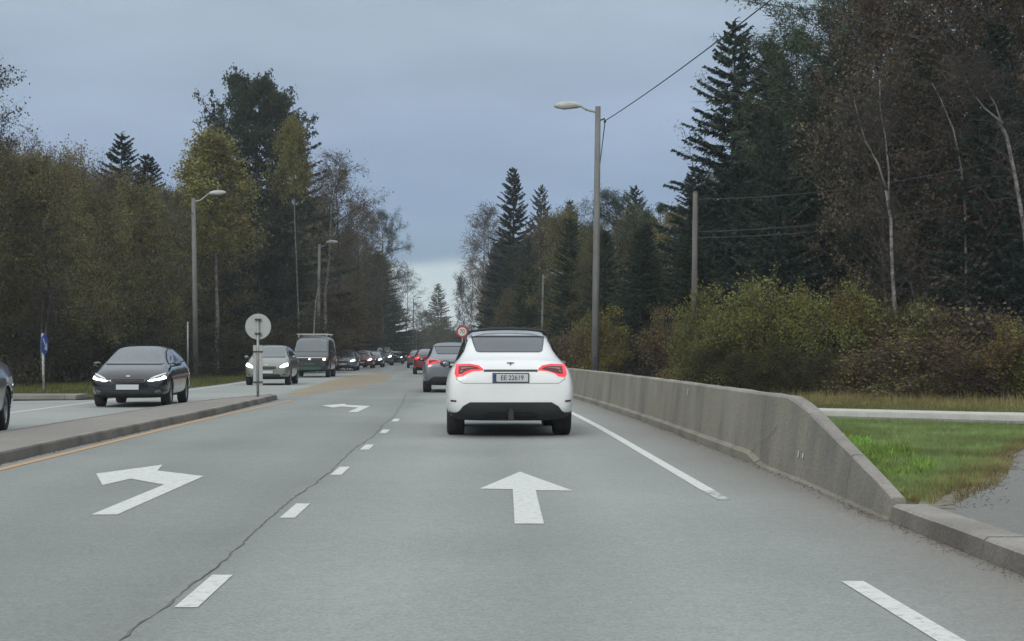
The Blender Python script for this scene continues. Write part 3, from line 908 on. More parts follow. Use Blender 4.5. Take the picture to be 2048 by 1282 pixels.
_wc = {}
def wheel_meshes(r, w, spokes, wide=.05):
    k = (r, w, spokes)
    if k in _wc: return _wc[k]
    mb = MB(); N = 36
    prof = [(w * .30, r * .66), (w * .48, r * .70), (w * .5, r * .86), (w * .46, r * .96), (w * .36, r), (-w * .36, r), (-w * .46, r * .96), (-w * .5, r * .86), (-w * .48, r * .70), (-w * .30, r * .66)]
    v = []; f = []
    for i in range(N):
        a = 2 * math.pi * i / N
        for x, q in prof: v.append((x, q * math.cos(a), q * math.sin(a)))
    P = len(prof)
    for i in range(N):
        for j in range(P): f.append((i * P + j, i * P + (j + 1) % P, ((i + 1) % N) * P + (j + 1) % P, ((i + 1) % N) * P + j))
    tyre = bpy.data.meshes.new('tyre'); tyre.from_pydata(v, [], f); tyre.materials.append(M['tyre'])
    tyre.polygons.foreach_set('use_smooth', [True] * len(f)); tyre.set_sharp_from_angle(angle=R(50))
    mb = MB()
    # barrel + backing
    v = []; N = 30
    for x, q in ((w * .40, r * .69), (w * .32, r * .64), (w * .08, r * .60), (w * .08, .02)):
        v += [(x, q * math.cos(2 * math.pi * i / N), q * math.sin(2 * math.pi * i / N)) for i in range(N)]
    mb.add(v, [(j * N + i, j * N + (i + 1) % N, (j + 1) * N + (i + 1) % N, (j + 1) * N + i) for j in range(3) for i in range(N)], 0)
    mb.m = [0] * N + [0] * N + [1] * N
    for s in range(spokes):
        a = 2 * math.pi * s / spokes + .3
        c, sn = math.cos(a), math.sin(a)
        def pt(q, t, x): return (x, q * c - t * sn, q * sn + t * c)
        wd = wide
        v = [pt(.03, -wd * .5, w * .30), pt(.03, wd * .5, w * .30), pt(r * .66, wd * .42, w * .36), pt(r * .66, -wd * .42, w * .36),
             pt(.03, -wd * .5, w * .12), pt(.03, wd * .5, w * .12), pt(r * .66, wd * .42, w * .2), pt(r * .66, -wd * .42, w * .2)]
        mb.add(v, [(0, 3, 2, 1), (4, 5, 6, 7), (0, 4, 7, 3), (1, 2, 6, 5)], 0)
    v = [(w * .34, .05 * math.cos(2 * math.pi * i / 12), .05 * math.sin(2 * math.pi * i / 12)) for i in range(12)]
    mb.add(v, [tuple(range(12))], 0)
    rim = bpy.data.meshes.new('rim'); rim.from_pydata(mb.v, [], mb.f)
    rim.polygons.foreach_set('material_index', mb.m); rim.materials.append(M['rim']); rim.materials.append(M['black'])
    _wc[k] = (tyre, rim)
    return _wc[k]
def add_wheels(t, axles, track, r, w, spokes, rimm='rim'):
    ty, rm = wheel_meshes(r, w, spokes)
    for ya in axles:
        for sd in (-1, 1):
            e = bpy.data.objects.new('wheel', None); COL.objects.link(e); e.parent = t; e.empty_display_size = .1
            e.location = (sd * track, ya, r); e.rotation_euler = (0, 0, 0 if sd > 0 else math.pi)
            a = bpy.data.objects.new('tyre', ty); COL.objects.link(a); a.parent = e
            b = bpy.data.objects.new('rim', rm); COL.objects.link(b); b.parent = e
            if rimm != 'rim':
                b.material_slots[0].link = 'OBJECT'; b.material_slots[0].material = M[rimm]
def mirrors(t, y, x, z, m):
    for sd in (-1, 1):
        v = []; rings = [(-.10, .0, .75), (-.03, .0, 1), (.06, 0, .95), (.13, 0, .55)]
        for yy_, _, k in rings:
            for i in range(10):
                a = 2 * math.pi * i / 10
                v.append((sd * (x + .085) + .092 * k * math.cos(a), y + yy_, z + .058 * k * math.sin(a)))
        f = [tuple(range(10)), tuple(30 + i for i in range(10))[::-1]] + [(j * 10 + i, (j + 1) * 10 + i, (j + 1) * 10 + (i + 1) % 10, j * 10 + (i + 1) % 10) for j in range(3) for i in range(10)]
        mi = [1] + [0] * (len(f) - 1)
        o = from_vf('wing_mirror', v, f, [m, 'glass'], t, True, mi)
        a, b = sorted((sd * (x - .08), sd * (x + .03)))
        MB().box(((a + b) / 2, y + .03, z - .05), (b - a, .06, .035)).build('mirror_arm', 'trim', o)

TEMPL = {
 'coupe': (T_COUPE, (-1.43, 1.46), .385, .355, .27, .81),
 'hatch': (T_HATCH, (-1.33, 1.37), .345, .315, .22, .765),
 'van': (T_VAN, (-1.40, 1.62), .375, .335, .23, .82)}
def car_base(name, kind, loc, rz, pm, label, sc=(1, 1, 1), rimm='rim', spokes=5, group=None, cat='car'):
    T, ax, ra, r, w, tr = TEMPL[kind]
    t = empty(name, loc, rz, label=label, cat=cat)
    if group: t['group'] = group
    axs = [a * sc[1] for a in ax]
    cut, bvh = body_mesh(kind + str(sc), T, sc, axs, ra)
    me = cut.copy(); me.materials.append(M[pm]); me.materials.append(M['under'])
    b = bpy.data.objects.new('body', me); COL.objects.link(b); b.parent = t
    add_wheels(t, axs, tr * sc[0], r, w, spokes, rimm)
    return t, bvh
def mir(p): return p + [(-x, z) for x, z in p[::-1]]
def plate(t, bvh, y, z, w, text, side, green=False):
    s_ = -1 if side == 'back' else 1
    loc, nor, i, ds = bvh.ray_cast(Vector((0, 6 * s_, z)), Vector((0, -s_, 0)))
    yy_ = loc.y + s_ * .018
    hh = .115
    f = MB().box((0, yy_, z), (w + .03, .018, hh + .03)).build('number_plate', 'trim', t)
    MB().box((0, yy_ + s_ * .011, z), (w, .006, hh)).build('plate_face', 'plate' if not green else 'p_green2', f)
    if text:
        MB().box((-(s_ * -1) * (w / 2 - .022) * 1, yy_ + s_ * .0145, z), (.04, .004, hh - .006)).build('country_band', 'plate_blue', f)
        text_mesh(text, .098, 'plate_characters', 'black', f, ((.02 if s_ < 0 else -.02), yy_ + s_ * .0155, z - .002), (R(90), 0, 0 if s_ < 0 else math.pi), sx=.92)
M['p_green2'] = mat('plate_green', (.012, .07, .045), .5, var=.05)

def coupe_side(t, bvh, sc=(1, 1, 1), glassm='glass'):
    s = lambda P: [(y * sc[1], z * sc[2]) for y, z in P]
    sidewin('window_surround', 'trim', t, bvh, s([(-1.60, 1.14), (-1.42, 1.28), (-1.0, 1.45), (-.4, 1.53), (.2, 1.53), (.62, 1.44), (1.0, 1.25), (1.27, 1.06), (.2, 1.075), (-.9, 1.09)]), .004)
    for P in ([(-1.62, 1.15), (-1.42, 1.275), (-1.12, 1.385), (-1.08, 1.125)], [(-1.03, 1.125), (-1.03, 1.41), (-.4, 1.50), (-.10, 1.505), (-.06, 1.105)], [(0, 1.10), (0, 1.505), (.2, 1.50), (.58, 1.42), (.93, 1.25), (1.12, 1.09)]):
        sidewin('side_window', glassm, t, bvh, s(P), .009)
    for x in (-.04, -1.06):   # shut lines of the doors
        pass

def build_coupe(name, loc, rz, pm, label, rear=True, text=None, detail=True, sc=(1, 1, 1), dark_lens=False, group=None, rimm='rim_dark'):
    t, bvh = car_base(name, 'coupe', loc, rz, pm, label, sc, rimm, group=group)
    B = lambda nm, m, P, side='back', off=.006, seg=.06, mirror=False: patch(nm, m, t, bvh, [(x * sc[0], z * sc[2]) for x, z in P], side, off, seg, mirror)
    coupe_side(t, bvh, sc)
    # glass roof and rear glass
    B('glass_roof', 'glass', [(-.60, -.92), (.60, -.92), (.615, -.3), (.61, .3), (.585, .62), (-.585, .62), (-.61, .3), (-.615, -.3)], 'top', .006, .15)
    B('rear_window_frame', 'trim', mir([(.46, 1.592), (.545, 1.57), (.57, 1.50), (.538, 1.38), (.512, 1.30), (.50, 1.275), (.45, 1.262)]), off=.006)
    B('upper_rear_glass', 'glass_sky_sheen' if detail else 'glass', mir([(.50, 1.578), (.555, 1.55), (.55, 1.498), (.25, 1.508)]), off=.014)  # pale band: reflected sky painted onto the top of the glass
    B('rear_window', 'rear_glass', mir([(.545, 1.478), (.525, 1.38), (.502, 1.295), (.488, 1.270), (.45, 1.260)]), off=.012)
    # roof edge cap
    B('windscreen', 'glass', mir([(.56, 1.52), (.64, 1.30), (.70, 1.12), (.66, 1.09)]), 'front', .007, .1)
    B('lower_bumper', 'trim', mir([(.60, .525), (.70, .47), (.755, .40), (.80, .375), (.94, .375), (.94, .30), (.66, .25)]), off=.008)
    B('boot_seam', 'trim', mir([(.40, .985), (.40, .973)]), off=.005)
    B('light_bar', 'trim', mir([(.395, 1.0), (.395, .985)]), off=.012)
    B('taillight', 'brake_lit' if not dark_lens else 'lens_red_dark', [(.80, 1.078), (.60, 1.083), (.47, 1.06), (.40, 1.005), (.41, .990), (.56, .982), (.65, .945), (.70, .905), (.80, .895), (.825, .94)], off=.012, mirror=True)
    B('taillight_core', 'lens_red_dark', [(.765, 1.045), (.60, 1.052), (.50, 1.035), (.445, 1.008), (.58, 1.002), (.675, .968), (.715, .935), (.768, .935)], off=.018, mirror=True)
    if detail:
        B('light_blade', 'lens_blade', [(.73, 1.022), (.60, 1.028), (.52, 1.016), (.66, 1.008), (.72, .99)], off=.023, mirror=True)
        B('light_blade', 'lens_blade', [(.74, .975), (.69, .985), (.72, .955), (.745, .952)], off=.023, mirror=True)
        B('hatch_seam', 'seam', [(.845, 1.10), (.838, 1.10), (.80, .86), (.70, .80), (.70, .806), (.794, .866)], off=.004, mirror=True)
        B('bumper_seam', 'seam', mir([(.70, .806), (.70, .800)]), off=.004)
        B('rear_reflector', 'lens_red_dark', [(.88, .56), (.80, .555), (.80, .53), (.88, .535)], off=.01, mirror=True)
        B('emblem', 'dark_metal', [(-.06, 1.10), (0, 1.103), (.06, 1.10), (.05, 1.09), (.014, 1.088), (.0, 1.055), (-.014, 1.088), (-.05, 1.09)], off=.012)
        B('diffuser', 'under', mir([(.30, .39), (.42, .34), (.36, .29)]), off=.014)
        mb = MB(); mb.box((0, -2.42 * sc[1], .33), (.08, .10, .12)); mb.box((.0, -2.43 * sc[1], .40), (.05, .05, .05)); mb.build('tow_hitch', 'trim', t)
    if text is not None: plate(t, bvh, 0, .885 * sc[2], .51, text, 'back')
    mirrors(t, .92 * sc[1], .90 * sc[0], 1.07 * sc[2], 'trim')
    # side skirts
    sidewin('side_skirt', 'trim', t, bvh, [(y * sc[1], z) for y, z in [(-1.0, .24), (-1.0, .345), (1.03, .345), (1.03, .24)]], .006)
    for y in (-.04, -1.0, .98):
        sidewin('door_seam', 'trim', t, bvh, [(y * sc[1] - .006, .36), (y * sc[1] - .006, 1.03), (y * sc[1] + .006, 1.03), (y * sc[1] + .006, .36)], .004)
    for y in (-.75, .2):
        sidewin('door_handle', 'trim', t, bvh, [(y, .93), (y, .955), (y + .2, .955), (y + .2, .93)], .012)
    return t, bvh
M['lens_blade'] = mat('lens_blade', (.30, .10, .09), .3, coat=.5, var=.1)
M['seam'] = mat('seam_shadow', (.20, .205, .20), .8, var=.1)
M['rear_glass'] = mat('rear_glass', (.012, .026, .036), .14, spec=.6, coat=.3, var=.02)
M['rear_glass'].node_tree.nodes['Principled BSDF'].inputs['IOR'].default_value = 1.55
M['glass'].node_tree.nodes['Principled BSDF'].inputs['IOR'].default_value = 1.9
M['glass_sky_sheen'] = mat('pale_sky_reflection', (.33, .355, .37), .22, coat=1, var=.05)  # sky reflection put into the base colour of the upper rear glass

def build_hatch(name, loc, rz, pm, label, sc=(1, 1, 1), lamps='head_lit', front_text='', group=None, drl=False, spokes=5, rimm='rim', ptext='', both=True, cat='car'):
    t, bvh = car_base(name, 'hatch', loc, rz, pm, label, sc, rimm, spokes, group, cat)
    def B(nm, m, P, side='front', off=.006, seg=.07, mirror=False):
        return patch(nm, m, t, bvh, [(x * sc[0], z * (sc[2] if side != 'top' else sc[1])) for x, z in P], side, off, seg, mirror)
    s = lambda P: [(y * sc[1], z * sc[2]) for y, z in P]
    B('windscreen', 'wind_glass', mir([(.545, 1.375), (.62, 1.16), (.685, 1.015), (.60, 1.005)]), off=.007)
    B('scuttle', 'trim', mir([(.66, 1.01), (.64, .985)]), off=.005)
    B('grille_frame', 'chrome_dark', mir([(.36, .672), (.40, .64), (.38, .588), (.30, .568)]), off=.008)
    B('grille', 'black', mir([(.35, .664), (.385, .638), (.37, .594), (.30, .574)]), off=.013)
    B('headlight', 'lens_clear', [(.80, .80), (.845, .68), (.75, .645), (.50, .605), (.44, .63), (.60, .72)], off=.008, mirror=True)
    if drl:
        B('headlight_strip', lamps, [(.81, .715), (.825, .665), (.74, .635), (.50, .598), (.45, .615), (.50, .635), (.72, .678), (.775, .72)], off=.014, mirror=True)
        B('headlight_upper', 'lens_bright', [(.80, .795), (.80, .765), (.66, .705), (.52, .655), (.50, .67), (.62, .73)], off=.014, mirror=True)
    else:
        B('headlight_lit', lamps, [(.79, .78), (.82, .69), (.72, .645), (.53, .62), (.53, .665), (.68, .76)], off=.016, mirror=True)
    B('lower_grille', 'trim', mir([(.50, .40), (.56, .33), (.50, .28)]), off=.008)
    B('fog_lamp', 'lens_clear', [(.72, .43), (.74, .36), (.62, .345), (.60, .39)], off=.008, mirror=True)
    B('emblem', 'chrome', mir([(.03, .735), (.058, .722), (.03, .708)]), off=.010)
    if both:
        B('rear_window', 'wind_glass', mir([(.50, 1.345), (.56, 1.22), (.60, 1.10), (.55, 1.085)]), 'back', .007)
        B('taillight', 'tail_lit' if abs(rz) < 1 else 'lens_red_dark', [(.78, .98), (.80, .84), (.66, .85), (.56, .90), (.60, .97)], 'back', .008, mirror=True)
        B('rear_bumper', 'trim', mir([(.70, .42), (.74, .34), (.66, .28)]), 'back', .008)
        plate(t, bvh, 0, .76 * sc[2], .5, '', 'back')
    sidewin('window_surround', 'trim', t, bvh, s([(-1.75, 1.06), (-1.55, 1.25), (-1.1, 1.33), (-.5, 1.365), (.05, 1.365), (.42, 1.30), (.85, 1.13), (1.12, .985), (0, 1.0), (-1.0, 1.02)]), .004)
    for P in ([(-1.62, 1.085), (-1.5, 1.225), (-1.08, 1.31), (-1.06, 1.055)], [(-1.02, 1.05), (-1.04, 1.315), (-.5, 1.345), (-.16, 1.345), (-.13, 1.03)], [(-.08, 1.03), (-.1, 1.345), (.05, 1.345), (.4, 1.28), (.8, 1.12), (.98, 1.01)]):
        sidewin('side_window', 'glass', t, bvh, s(P), .009)
    for y in (-.10, -1.02, .92):
        sidewin('door_seam', 'trim', t, bvh, [(y * sc[1] - .006, .33), (y * sc[1] - .006, .97), (y * sc[1] + .006, .97), (y * sc[1] + .006, .33)], .004)
    for y in (-.85, .05):
        sidewin('door_handle', pm, t, bvh, s([(y, .85), (y, .875), (y + .2, .875), (y + .2, .85)]), .016)
    mirrors(t, .86 * sc[1], .86 * sc[0], 1.0 * sc[2], pm)
    plate(t, bvh, 0, .475 * sc[2], .51, ptext, 'front')
    return t, bvh
M['chrome_dark'] = mat('dark_chrome', (.16, .165, .17), .3, metal=.8, var=.05)
M['wind_glass'] = mat('windscreen_glass', (.022, .040, .044), .06, spec=.8, coat=.6, var=.15, vscale=2)
M['wind_glass'].node_tree.nodes['Principled BSDF'].inputs['IOR'].default_value = 1.65
M['lens_bright'] = mat('lens_bright', (.45, .47, .5), .2, coat=1, var=.1, emit=(.9, .95, 1), estr=.25)

# 1 white car ahead
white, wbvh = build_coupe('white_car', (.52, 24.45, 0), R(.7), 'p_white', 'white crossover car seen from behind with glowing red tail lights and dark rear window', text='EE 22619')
# its slim roof edge spoiler
mb = MB()
for sgn in (1,):
    pr = [(-.62, -.95, 1.53), (-.56, -.98, 1.58), (-.3, -.98, 1.612), (0, -.98, 1.62), (.3, -.98, 1.612), (.56, -.98, 1.58), (.62, -.95, 1.53)]
mb.tube([(x, y + .10, z + .012) for x, y, z in pr], [.012, .02, .022, .022, .022, .02, .012], 8)
mb.build('roof_edge_trim', 'trim', white, True)
# 2 grey car in front of it
build_coupe('grey_car', (-.72, 49.4, 0), R(2), 'p_grey', 'grey car half hidden on the left of the white car, braking', text='', detail=False, sc=(1, 1, .97))
# 3 red hatchback, 4 dark car, 5 far one
build_hatch('red_car', (-2.75, 90, 0), R(3), 'p_red', 'dark red hatchback with lit tail lights ahead of the grey car', sc=(1, 1, 1.03))
build_hatch('dark_car', (-4.75, 127, 0), R(3), 'p_slate', 'dark car behind the red hatchback, farthest clear tail light of our lane', sc=(1, 1, 1.02))
build_hatch('far_car', (-5.6, 152, 0), 0, 'p_silver', 'pale roofed car barely showing beyond the dark car in our lane', sc=(1, 1, 1.02))
# oncoming traffic
bcar, bbvh = build_hatch('black_car', (-8.02, 36.45, 0), math.pi + R(3.0), 'p_black', 'black hatchback with bright strip headlights driving towards the camera beside the island', drl=True, spokes=5, sc=(1.0, .97, .99))
blue, _ = build_coupe('dark_blue_car', (-8.20, 22.45, 0), math.pi + R(8), 'p_blue', 'dark blue car cut off by the left edge, only rear wheel and corner showing', detail=False, sc=(1, 1, 1), dark_lens=True, rimm='rim')
build_hatch('grey_green_car', (-8.02, 59.9, 0), math.pi + R(.5), 'p_silver', 'small grey-green car with white headlights passing behind the round sign post', sc=(.99, .88, 1.09))
def build_van():
    t, bvh = car_base('van', 'van', (-8.33, 78.6, 0), math.pi + R(.5), 'p_van', 'tall dark grey van with roof rack and yellowish headlight', (1.04, 1, 1.09), 'rim', 5, None, 'van')
    B = lambda nm, m, P, side='front', off=.008, seg=.1, mirror=False: patch(nm, m, t, bvh, [(x * 1.04, z * 1.09) for x, z in P], side, off, seg, mirror)
    B('windscreen', 'wind_glass', mir([(.70, 1.82), (.76, 1.5), (.80, 1.27), (.74, 1.23)]))
    B('grille', 'trim', mir([(.60, .93), (.60, .80), (.50, .74)]))
    B('chrome_strip', 'chrome', mir([(.62, .935), (.62, .912)]), off=.014)
    B('headlight', 'lens_clear', [(.86, .95), (.87, .80), (.62, .78), (.60, .93)], mirror=True)
    B('headlight_lit', 'head_warm', [(.76, .90), (.76, .81), (.64, .81), (.64, .90)], off=.014, mirror=True)
    B('emblem', 'chrome', [(.07 * math.cos(a), .86 + .066 * math.sin(a)) for a in np.linspace(0, 2 * math.pi, 13)[:-1]], off=.02)
    B('lower_grille', 'trim', mir([(.72, .56), (.76, .42), (.66, .36)]))
    B('bumper_valance', 'p_green2', mir([(.56, .50), (.56, .36)]), off=.012)
    sidewin('side_window', 'glass', t, bvh, [(1.62, 1.32), (1.15, 1.83), (.35, 1.88), (.35, 1.32)])
    sidewin('side_window', 'glass', t, bvh, [(.25, 1.32), (.25, 1.88), (-.85, 1.88), (-.85, 1.32)])
    mirrors(t, 1.62, .95, 1.32, 'trim')
    plate(t, bvh, 0, .66 * 1.06, .5, '', 'front', green=True)
    mb = MB()
    for sd in (-1, 1):
        mb.tube([(sd * .72, -1.8, 2.10), (sd * .72, -1.8, 2.20), (sd * .72, .95, 2.20), (sd * .72, .95, 2.06)], .025, 6)
    for y in (-1.6, -.6, .2, .9): mb.box((0, y, 2.225), (1.66, .06, .05))
    mb.build('roof_rack', 'lamp_metal', t)
build_van()
onc = 'oncoming cars in the far queue'
build_hatch('grey_car', (-9.05, 106, 0), math.pi, 'p_slate', 'slate grey oncoming car right behind the van, one bright headlight showing', sc=(1, 1, 1.03))
build_hatch('maroon_car', (-9.0, 122.5, 0), math.pi, 'p_red', 'dull red oncoming car between the slate grey and the black cars far ahead', sc=(1, .98, 1.03))
build_hatch('black_car', (-8.75, 131.5, 0), math.pi, 'p_van', 'small black oncoming car beyond the dull red one', sc=(1, .98, 1.0))
build_hatch('green_car', (-8.95, 150, 0), math.pi, 'p_green', 'tall dark green oncoming car whose roof stands above the far queue', sc=(1.03, 1, 1.3), cat='car')
build_hatch('pale_car', (-8.9, 172, 0), math.pi, 'p_silver', 'last tiny oncoming car with pinkish white lights at the end of the queue', sc=(1, 1, 1.05))
build_hatch('grey_car', (-9.0, 196, 0), math.pi, 'p_grey', 'faint grey car at the very back of the oncoming queue', sc=(1, 1, 1.05))

# ------------------------------------------------------------------ vegetation
def np_mesh(name, V, Fc, mats, mi=None):
    """V (n,3), Fc (m,3) triangles"""
    me = bpy.data.meshes.new(name)
    me.vertices.add(len(V)); me.vertices.foreach_set('co', np.asarray(V, dtype=np.float32).ravel())
    k = len(Fc)
    me.loops.add(k * 3); me.polygons.add(k)
    me.loops.foreach_set('vertex_index', np.asarray(Fc, dtype=np.int32).ravel())
    me.polygons.foreach_set('loop_start', np.arange(0, k * 3, 3, dtype=np.int32))
    if mi is not None: me.polygons.foreach_set('material_index', np.asarray(mi, dtype=np.int32))
    for m in mats: me.materials.append(M[m])
    me.update(); me.validate()
    return me
def unit(a): return a / np.maximum(np.linalg.norm(a, axis=-1, keepdims=True), 1e-6)
def spikes(P, D, L, W, rs):
    """thin triangles starting at P, pointing along D"""
    D = unit(D); s = unit(np.cross(D, unit(rs.normal(size=P.shape)))) * (W[:, None] / 2)
    return np.stack([P - s, P + s, P + D * L[:, None]], 1)
def leaves(C, size, rs, flat=0):
    a = unit(rs.normal(size=C.shape)); b = unit(np.cross(a, unit(rs.normal(size=C.shape))))
    if flat: a[:, 2] *= flat; b[:, 2] *= flat
    s = size[:, None]
    return np.stack([C - a * s * .5, C + a * s * .5, C + b * s], 1)
def tube_tris(pts, rad, n=5):
    pts = [np.array(p, float) for p in pts]
    out = []
    rings = []
    for i, p in enumerate(pts):
        d = unit(pts[min(i + 1, len(pts) - 1)] - pts[max(i - 1, 0)])
        up = np.array((0, 0, 1.)) if abs(d[2]) < .9 else np.array((1., 0, 0))
        a = unit(np.cross(d, up)); b = np.cross(d, a)
        t = np.arange(n) * 2 * np.pi / n
        rings.append(p + (np.outer(np.cos(t), a) + np.outer(np.sin(t), b)) * rad[i])
    for i in range(len(pts) - 1):
        A, B = rings[i], rings[i + 1]
        for k in range(n):
            q = (k + 1) % n
            out.append((A[k], A[q], B[q])); out.append((A[k], B[q], B[k]))
    return np.array(out)
def tri_obj(name, groups, mats):
    """groups: list of (tris (m,3,3), material index)"""
    T = np.concatenate([g[0] for g in groups]); mi = np.concatenate([np.full(len(g[0]), g[1]) for g in groups])
    V = T.reshape(-1, 3); Fc = np.arange(len(V)).reshape(-1, 3)
    return np_mesh(name, V, Fc, mats, mi)

PROTO = {}
def proto(key, trunk, crown): PROTO[key] = (trunk, crown)

def spruce(key, seed, H=14, Rr=2.3, dens=1.0, sparse=0.0, droop=.35, bark='bark_dark'):
    rs = np.random.RandomState(seed)
    bend = rs.normal(size=2) * .15
    tp = [(bend[0] * (z / H) ** 2, bend[1] * (z / H) ** 2, z) for z in np.linspace(-.3, H, 9)]
    tr = tube_tris(tp, list(np.linspace(.20 * H / 14, .012, 9)), 8)
    trunk = tri_obj(key + '_trunk', [(tr, 0)], [bark])
    wood = []; needles = []
    z = .06 * H
    while z < H * .985:
        t = z / H
        env = Rr * 1.12 * ((1 - t) ** .72) * (1 if t > .12 else .75 + 2 * t)
        nb = max(3, int((5 + 4 * (1 - t)) * dens))
        a0 = rs.uniform(0, 6.28)
        for b in range(nb):
            if rs.rand() < sparse: continue
            a = a0 + b * 6.283 / nb + rs.uniform(-.4, .4)
            L = env * rs.uniform(.55, 1.15) + .14
            el = .45 * t ** 1.5 - droop * (1 - t) + rs.uniform(-.12, .12)
            n = max(4, int(L / .22))
            u = np.linspace(0, 1, n + 1)
            px = np.cos(a) * L * u; py = np.sin(a) * L * u
            pz = z + L * (np.sin(el) * u + .22 * u ** 2.2) + rs.uniform(-.1, .1)
            P = np.stack([px + bend[0] * t * t, py + bend[1] * t * t, pz], 1)
            wood.append(tube_tris(P[[0, n // 2, n]], [.03 * (1 - t) + .008, .015, .004], 3))
            m = int(n * 10)
            q = rs.uniform(.08, 1, m) ** .8
            idx = np.clip((q * n).astype(int), 0, n - 1); fr = (q * n - idx)[:, None]
            base = P[idx] * (1 - fr) + P[idx + 1] * fr
            side = np.array([-np.sin(a), np.cos(a), 0.])
            out_ = np.array([np.cos(a), np.sin(a), 0.])
            sg = rs.choice([-1, 1], m)[:, None]
            D = side * sg * rs.uniform(.3, 1, (m, 1)) + out_ * rs.uniform(.3, .9, (m, 1)) + np.array([0, 0, 1.]) * rs.uniform(-.75, .12, (m, 1))
            Lw = (.20 + .34 * (1 - q)) * (1 - .35 * t) * rs.uniform(.6, 1.2, m) * min(1, .35 + L / 1.6)
            needles.append(spikes(base, D, Lw, rs.uniform(.07, .14, m), rs))
            # small needles along the same sprays
            D2 = D + rs.normal(size=D.shape) * .5
            needles.append(spikes(base + unit(D) * Lw[:, None] * .4, D2, Lw * .6, rs.uniform(.05, .09, m), rs))
        z += (.34 + .20 * (1 - t)) / dens * rs.uniform(.8, 1.2)
    # leader
    m = 24
    base = np.stack([np.full(m, bend[0]), np.full(m, bend[1]), rs.uniform(H * .93, H * 1.0, m)], 1)
    needles.append(spikes(base, rs.normal(size=(m, 3)) * [1, 1, .4] + [0, 0, .5], np.full(m, .22), np.full(m, .05), rs))
    proto(key, trunk, tri_obj(key + '_crown', [(np.concatenate(needles), 0), (np.concatenate(wood), 1)], ['needle', 'twig']))

def broad(key, seed, H=9, Rr=2.6, base=.22, limbs=26, subs=7, twigs=8, lpt=5, leaf=.10, rise=.7, shape='round', bark='bark_dark',
          twigm='twig', twig_len=.55, droop=0, stems=1, tr_r=.11, needle=False, tw=.022, spread=.22, lean=.3, z0=-.3):
    rs = np.random.RandomState(seed)
    trunks = []; wood = []; tws = []; lv = []
    for st in range(stems):
        if stems > 1:
            off = rs.normal(size=2) * .25; lx, ly = rs.normal(size=2) * Rr * .30
        else:
            off = np.zeros(2); lx, ly = rs.normal(size=2) * lean
        hh = H * (1 if st == 0 else rs.uniform(.65, .98))
        ts = np.linspace(0, 1, 9)
        wob = np.cumsum(rs.normal(size=(9, 2)) * .05 * H / 9, 0)
        TP = np.stack([off[0] + lx * ts + wob[:, 0], off[1] + ly * ts + wob[:, 1], z0 + (hh - z0) * ts], 1)
        rad = tr_r * (1 - ts * .93) * (1 if stems == 1 else .6)
        trunks.append(tube_tris(TP, list(rad), 7 if stems == 1 else 5))
        for i in range(limbs // stems):
            t = base + (1 - base) * ((i + rs.rand()) / (limbs // stems)) * .99
            if shape == 'round': env = math.sin(math.pi * min(.97, max(.06, (t - base * .7) / (1 - base * .7)) * .86 + .10)) ** .75
            elif shape == 'cone': env = (1 - (t - base) / (1 - base)) ** .8 * (.55 + .45 * min(1, (t - base) * 5)) + .08
            else: env = 1 - .55 * t
            k = min(7.999, t * 8); ki = int(k); p0 = TP[ki] * (1 - (k - ki)) + TP[ki + 1] * (k - ki)
            a = i * 2.4 + rs.uniform(-.6, .6)
            L = Rr * env * rs.uniform(.65, 1.2)
            el = rise * (.55 + .7 * t) + rs.uniform(-.25, .25)
            n = 5; u = np.linspace(0, 1, n + 1)
            el_u = el * (1 - .35 * u) - droop * u
            step = L / n
            P = [p0]
            ar = a
            for j in range(n):
                ar += rs.uniform(-.22, .22)
                P.append(P[-1] + step * np.array([math.cos(ar) * math.cos(el_u[j]), math.sin(ar) * math.cos(el_u[j]), math.sin(el_u[j])]))
            P = np.array(P)
            r0 = max(.008, rad[ki] * .5)
            wood.append(tube_tris(P[[0, 2, 5]], [r0, r0 * .6, .006], 4))
            for s in range(subs):
                q = rs.uniform(.22, 1) * n * .999; qi = int(q); b0 = P[qi] * (1 - (q - qi)) + P[qi + 1] * (q - qi)
                dr = unit(P[qi + 1] - P[qi] + 1e-5); D = unit(dr + rs.normal(size=3) * .75 + [0, 0, .15 - droop * .6])
                L2 = L * rs.uniform(.22, .48) + .15
                mid = b0 + D * L2 * .5 + rs.normal(size=3) * .05; end = b0 + D * L2 + [0, 0, -droop * L2 * .3]
                wood.append(tube_tris([b0, mid, end], [.012, .008, .004], 3))
                m = twigs
                w = rs.uniform(.15, 1, m)[:, None]
                tb = b0 * (1 - w) + end * w
                TD = D * .6 + rs.normal(size=(m, 3)) * .8 + np.array([0, 0, .12 - droop])
                TL = twig_len * rs.uniform(.5, 1.15, m)
                tws.append(spikes(tb, TD, TL, np.full(m, tw), rs))
                if lpt:
                    k_ = rs.poisson(lpt, m); rep = np.repeat(np.arange(m), k_)
                    if len(rep):
                        pos = tb[rep] + unit(TD)[rep] * (TL[rep] * rs.uniform(.1, 1.15, len(rep)))[:, None] + rs.normal(size=(len(rep), 3)) * spread * .4
                        if needle: lv.append(spikes(pos, TD[rep] * .4 + rs.normal(size=pos.shape), rs.uniform(.6, 1.3, len(rep)) * leaf * 2, np.full(len(rep), leaf * .5), rs))
                        else: lv.append(leaves(pos, leaf * rs.uniform(.6, 1.35, len(rep)), rs))
    trunk = tri_obj(key + '_trunk', [(np.concatenate(trunks), 0)], [bark])
    g = [(np.concatenate(wood), 1), (np.concatenate(tws), 1)]
    if lv: g.insert(0, (np.concatenate(lv), 0))
    proto(key, trunk, tri_obj(key + '_crown', g, ['needle' if needle else 'leaf', twigm]))

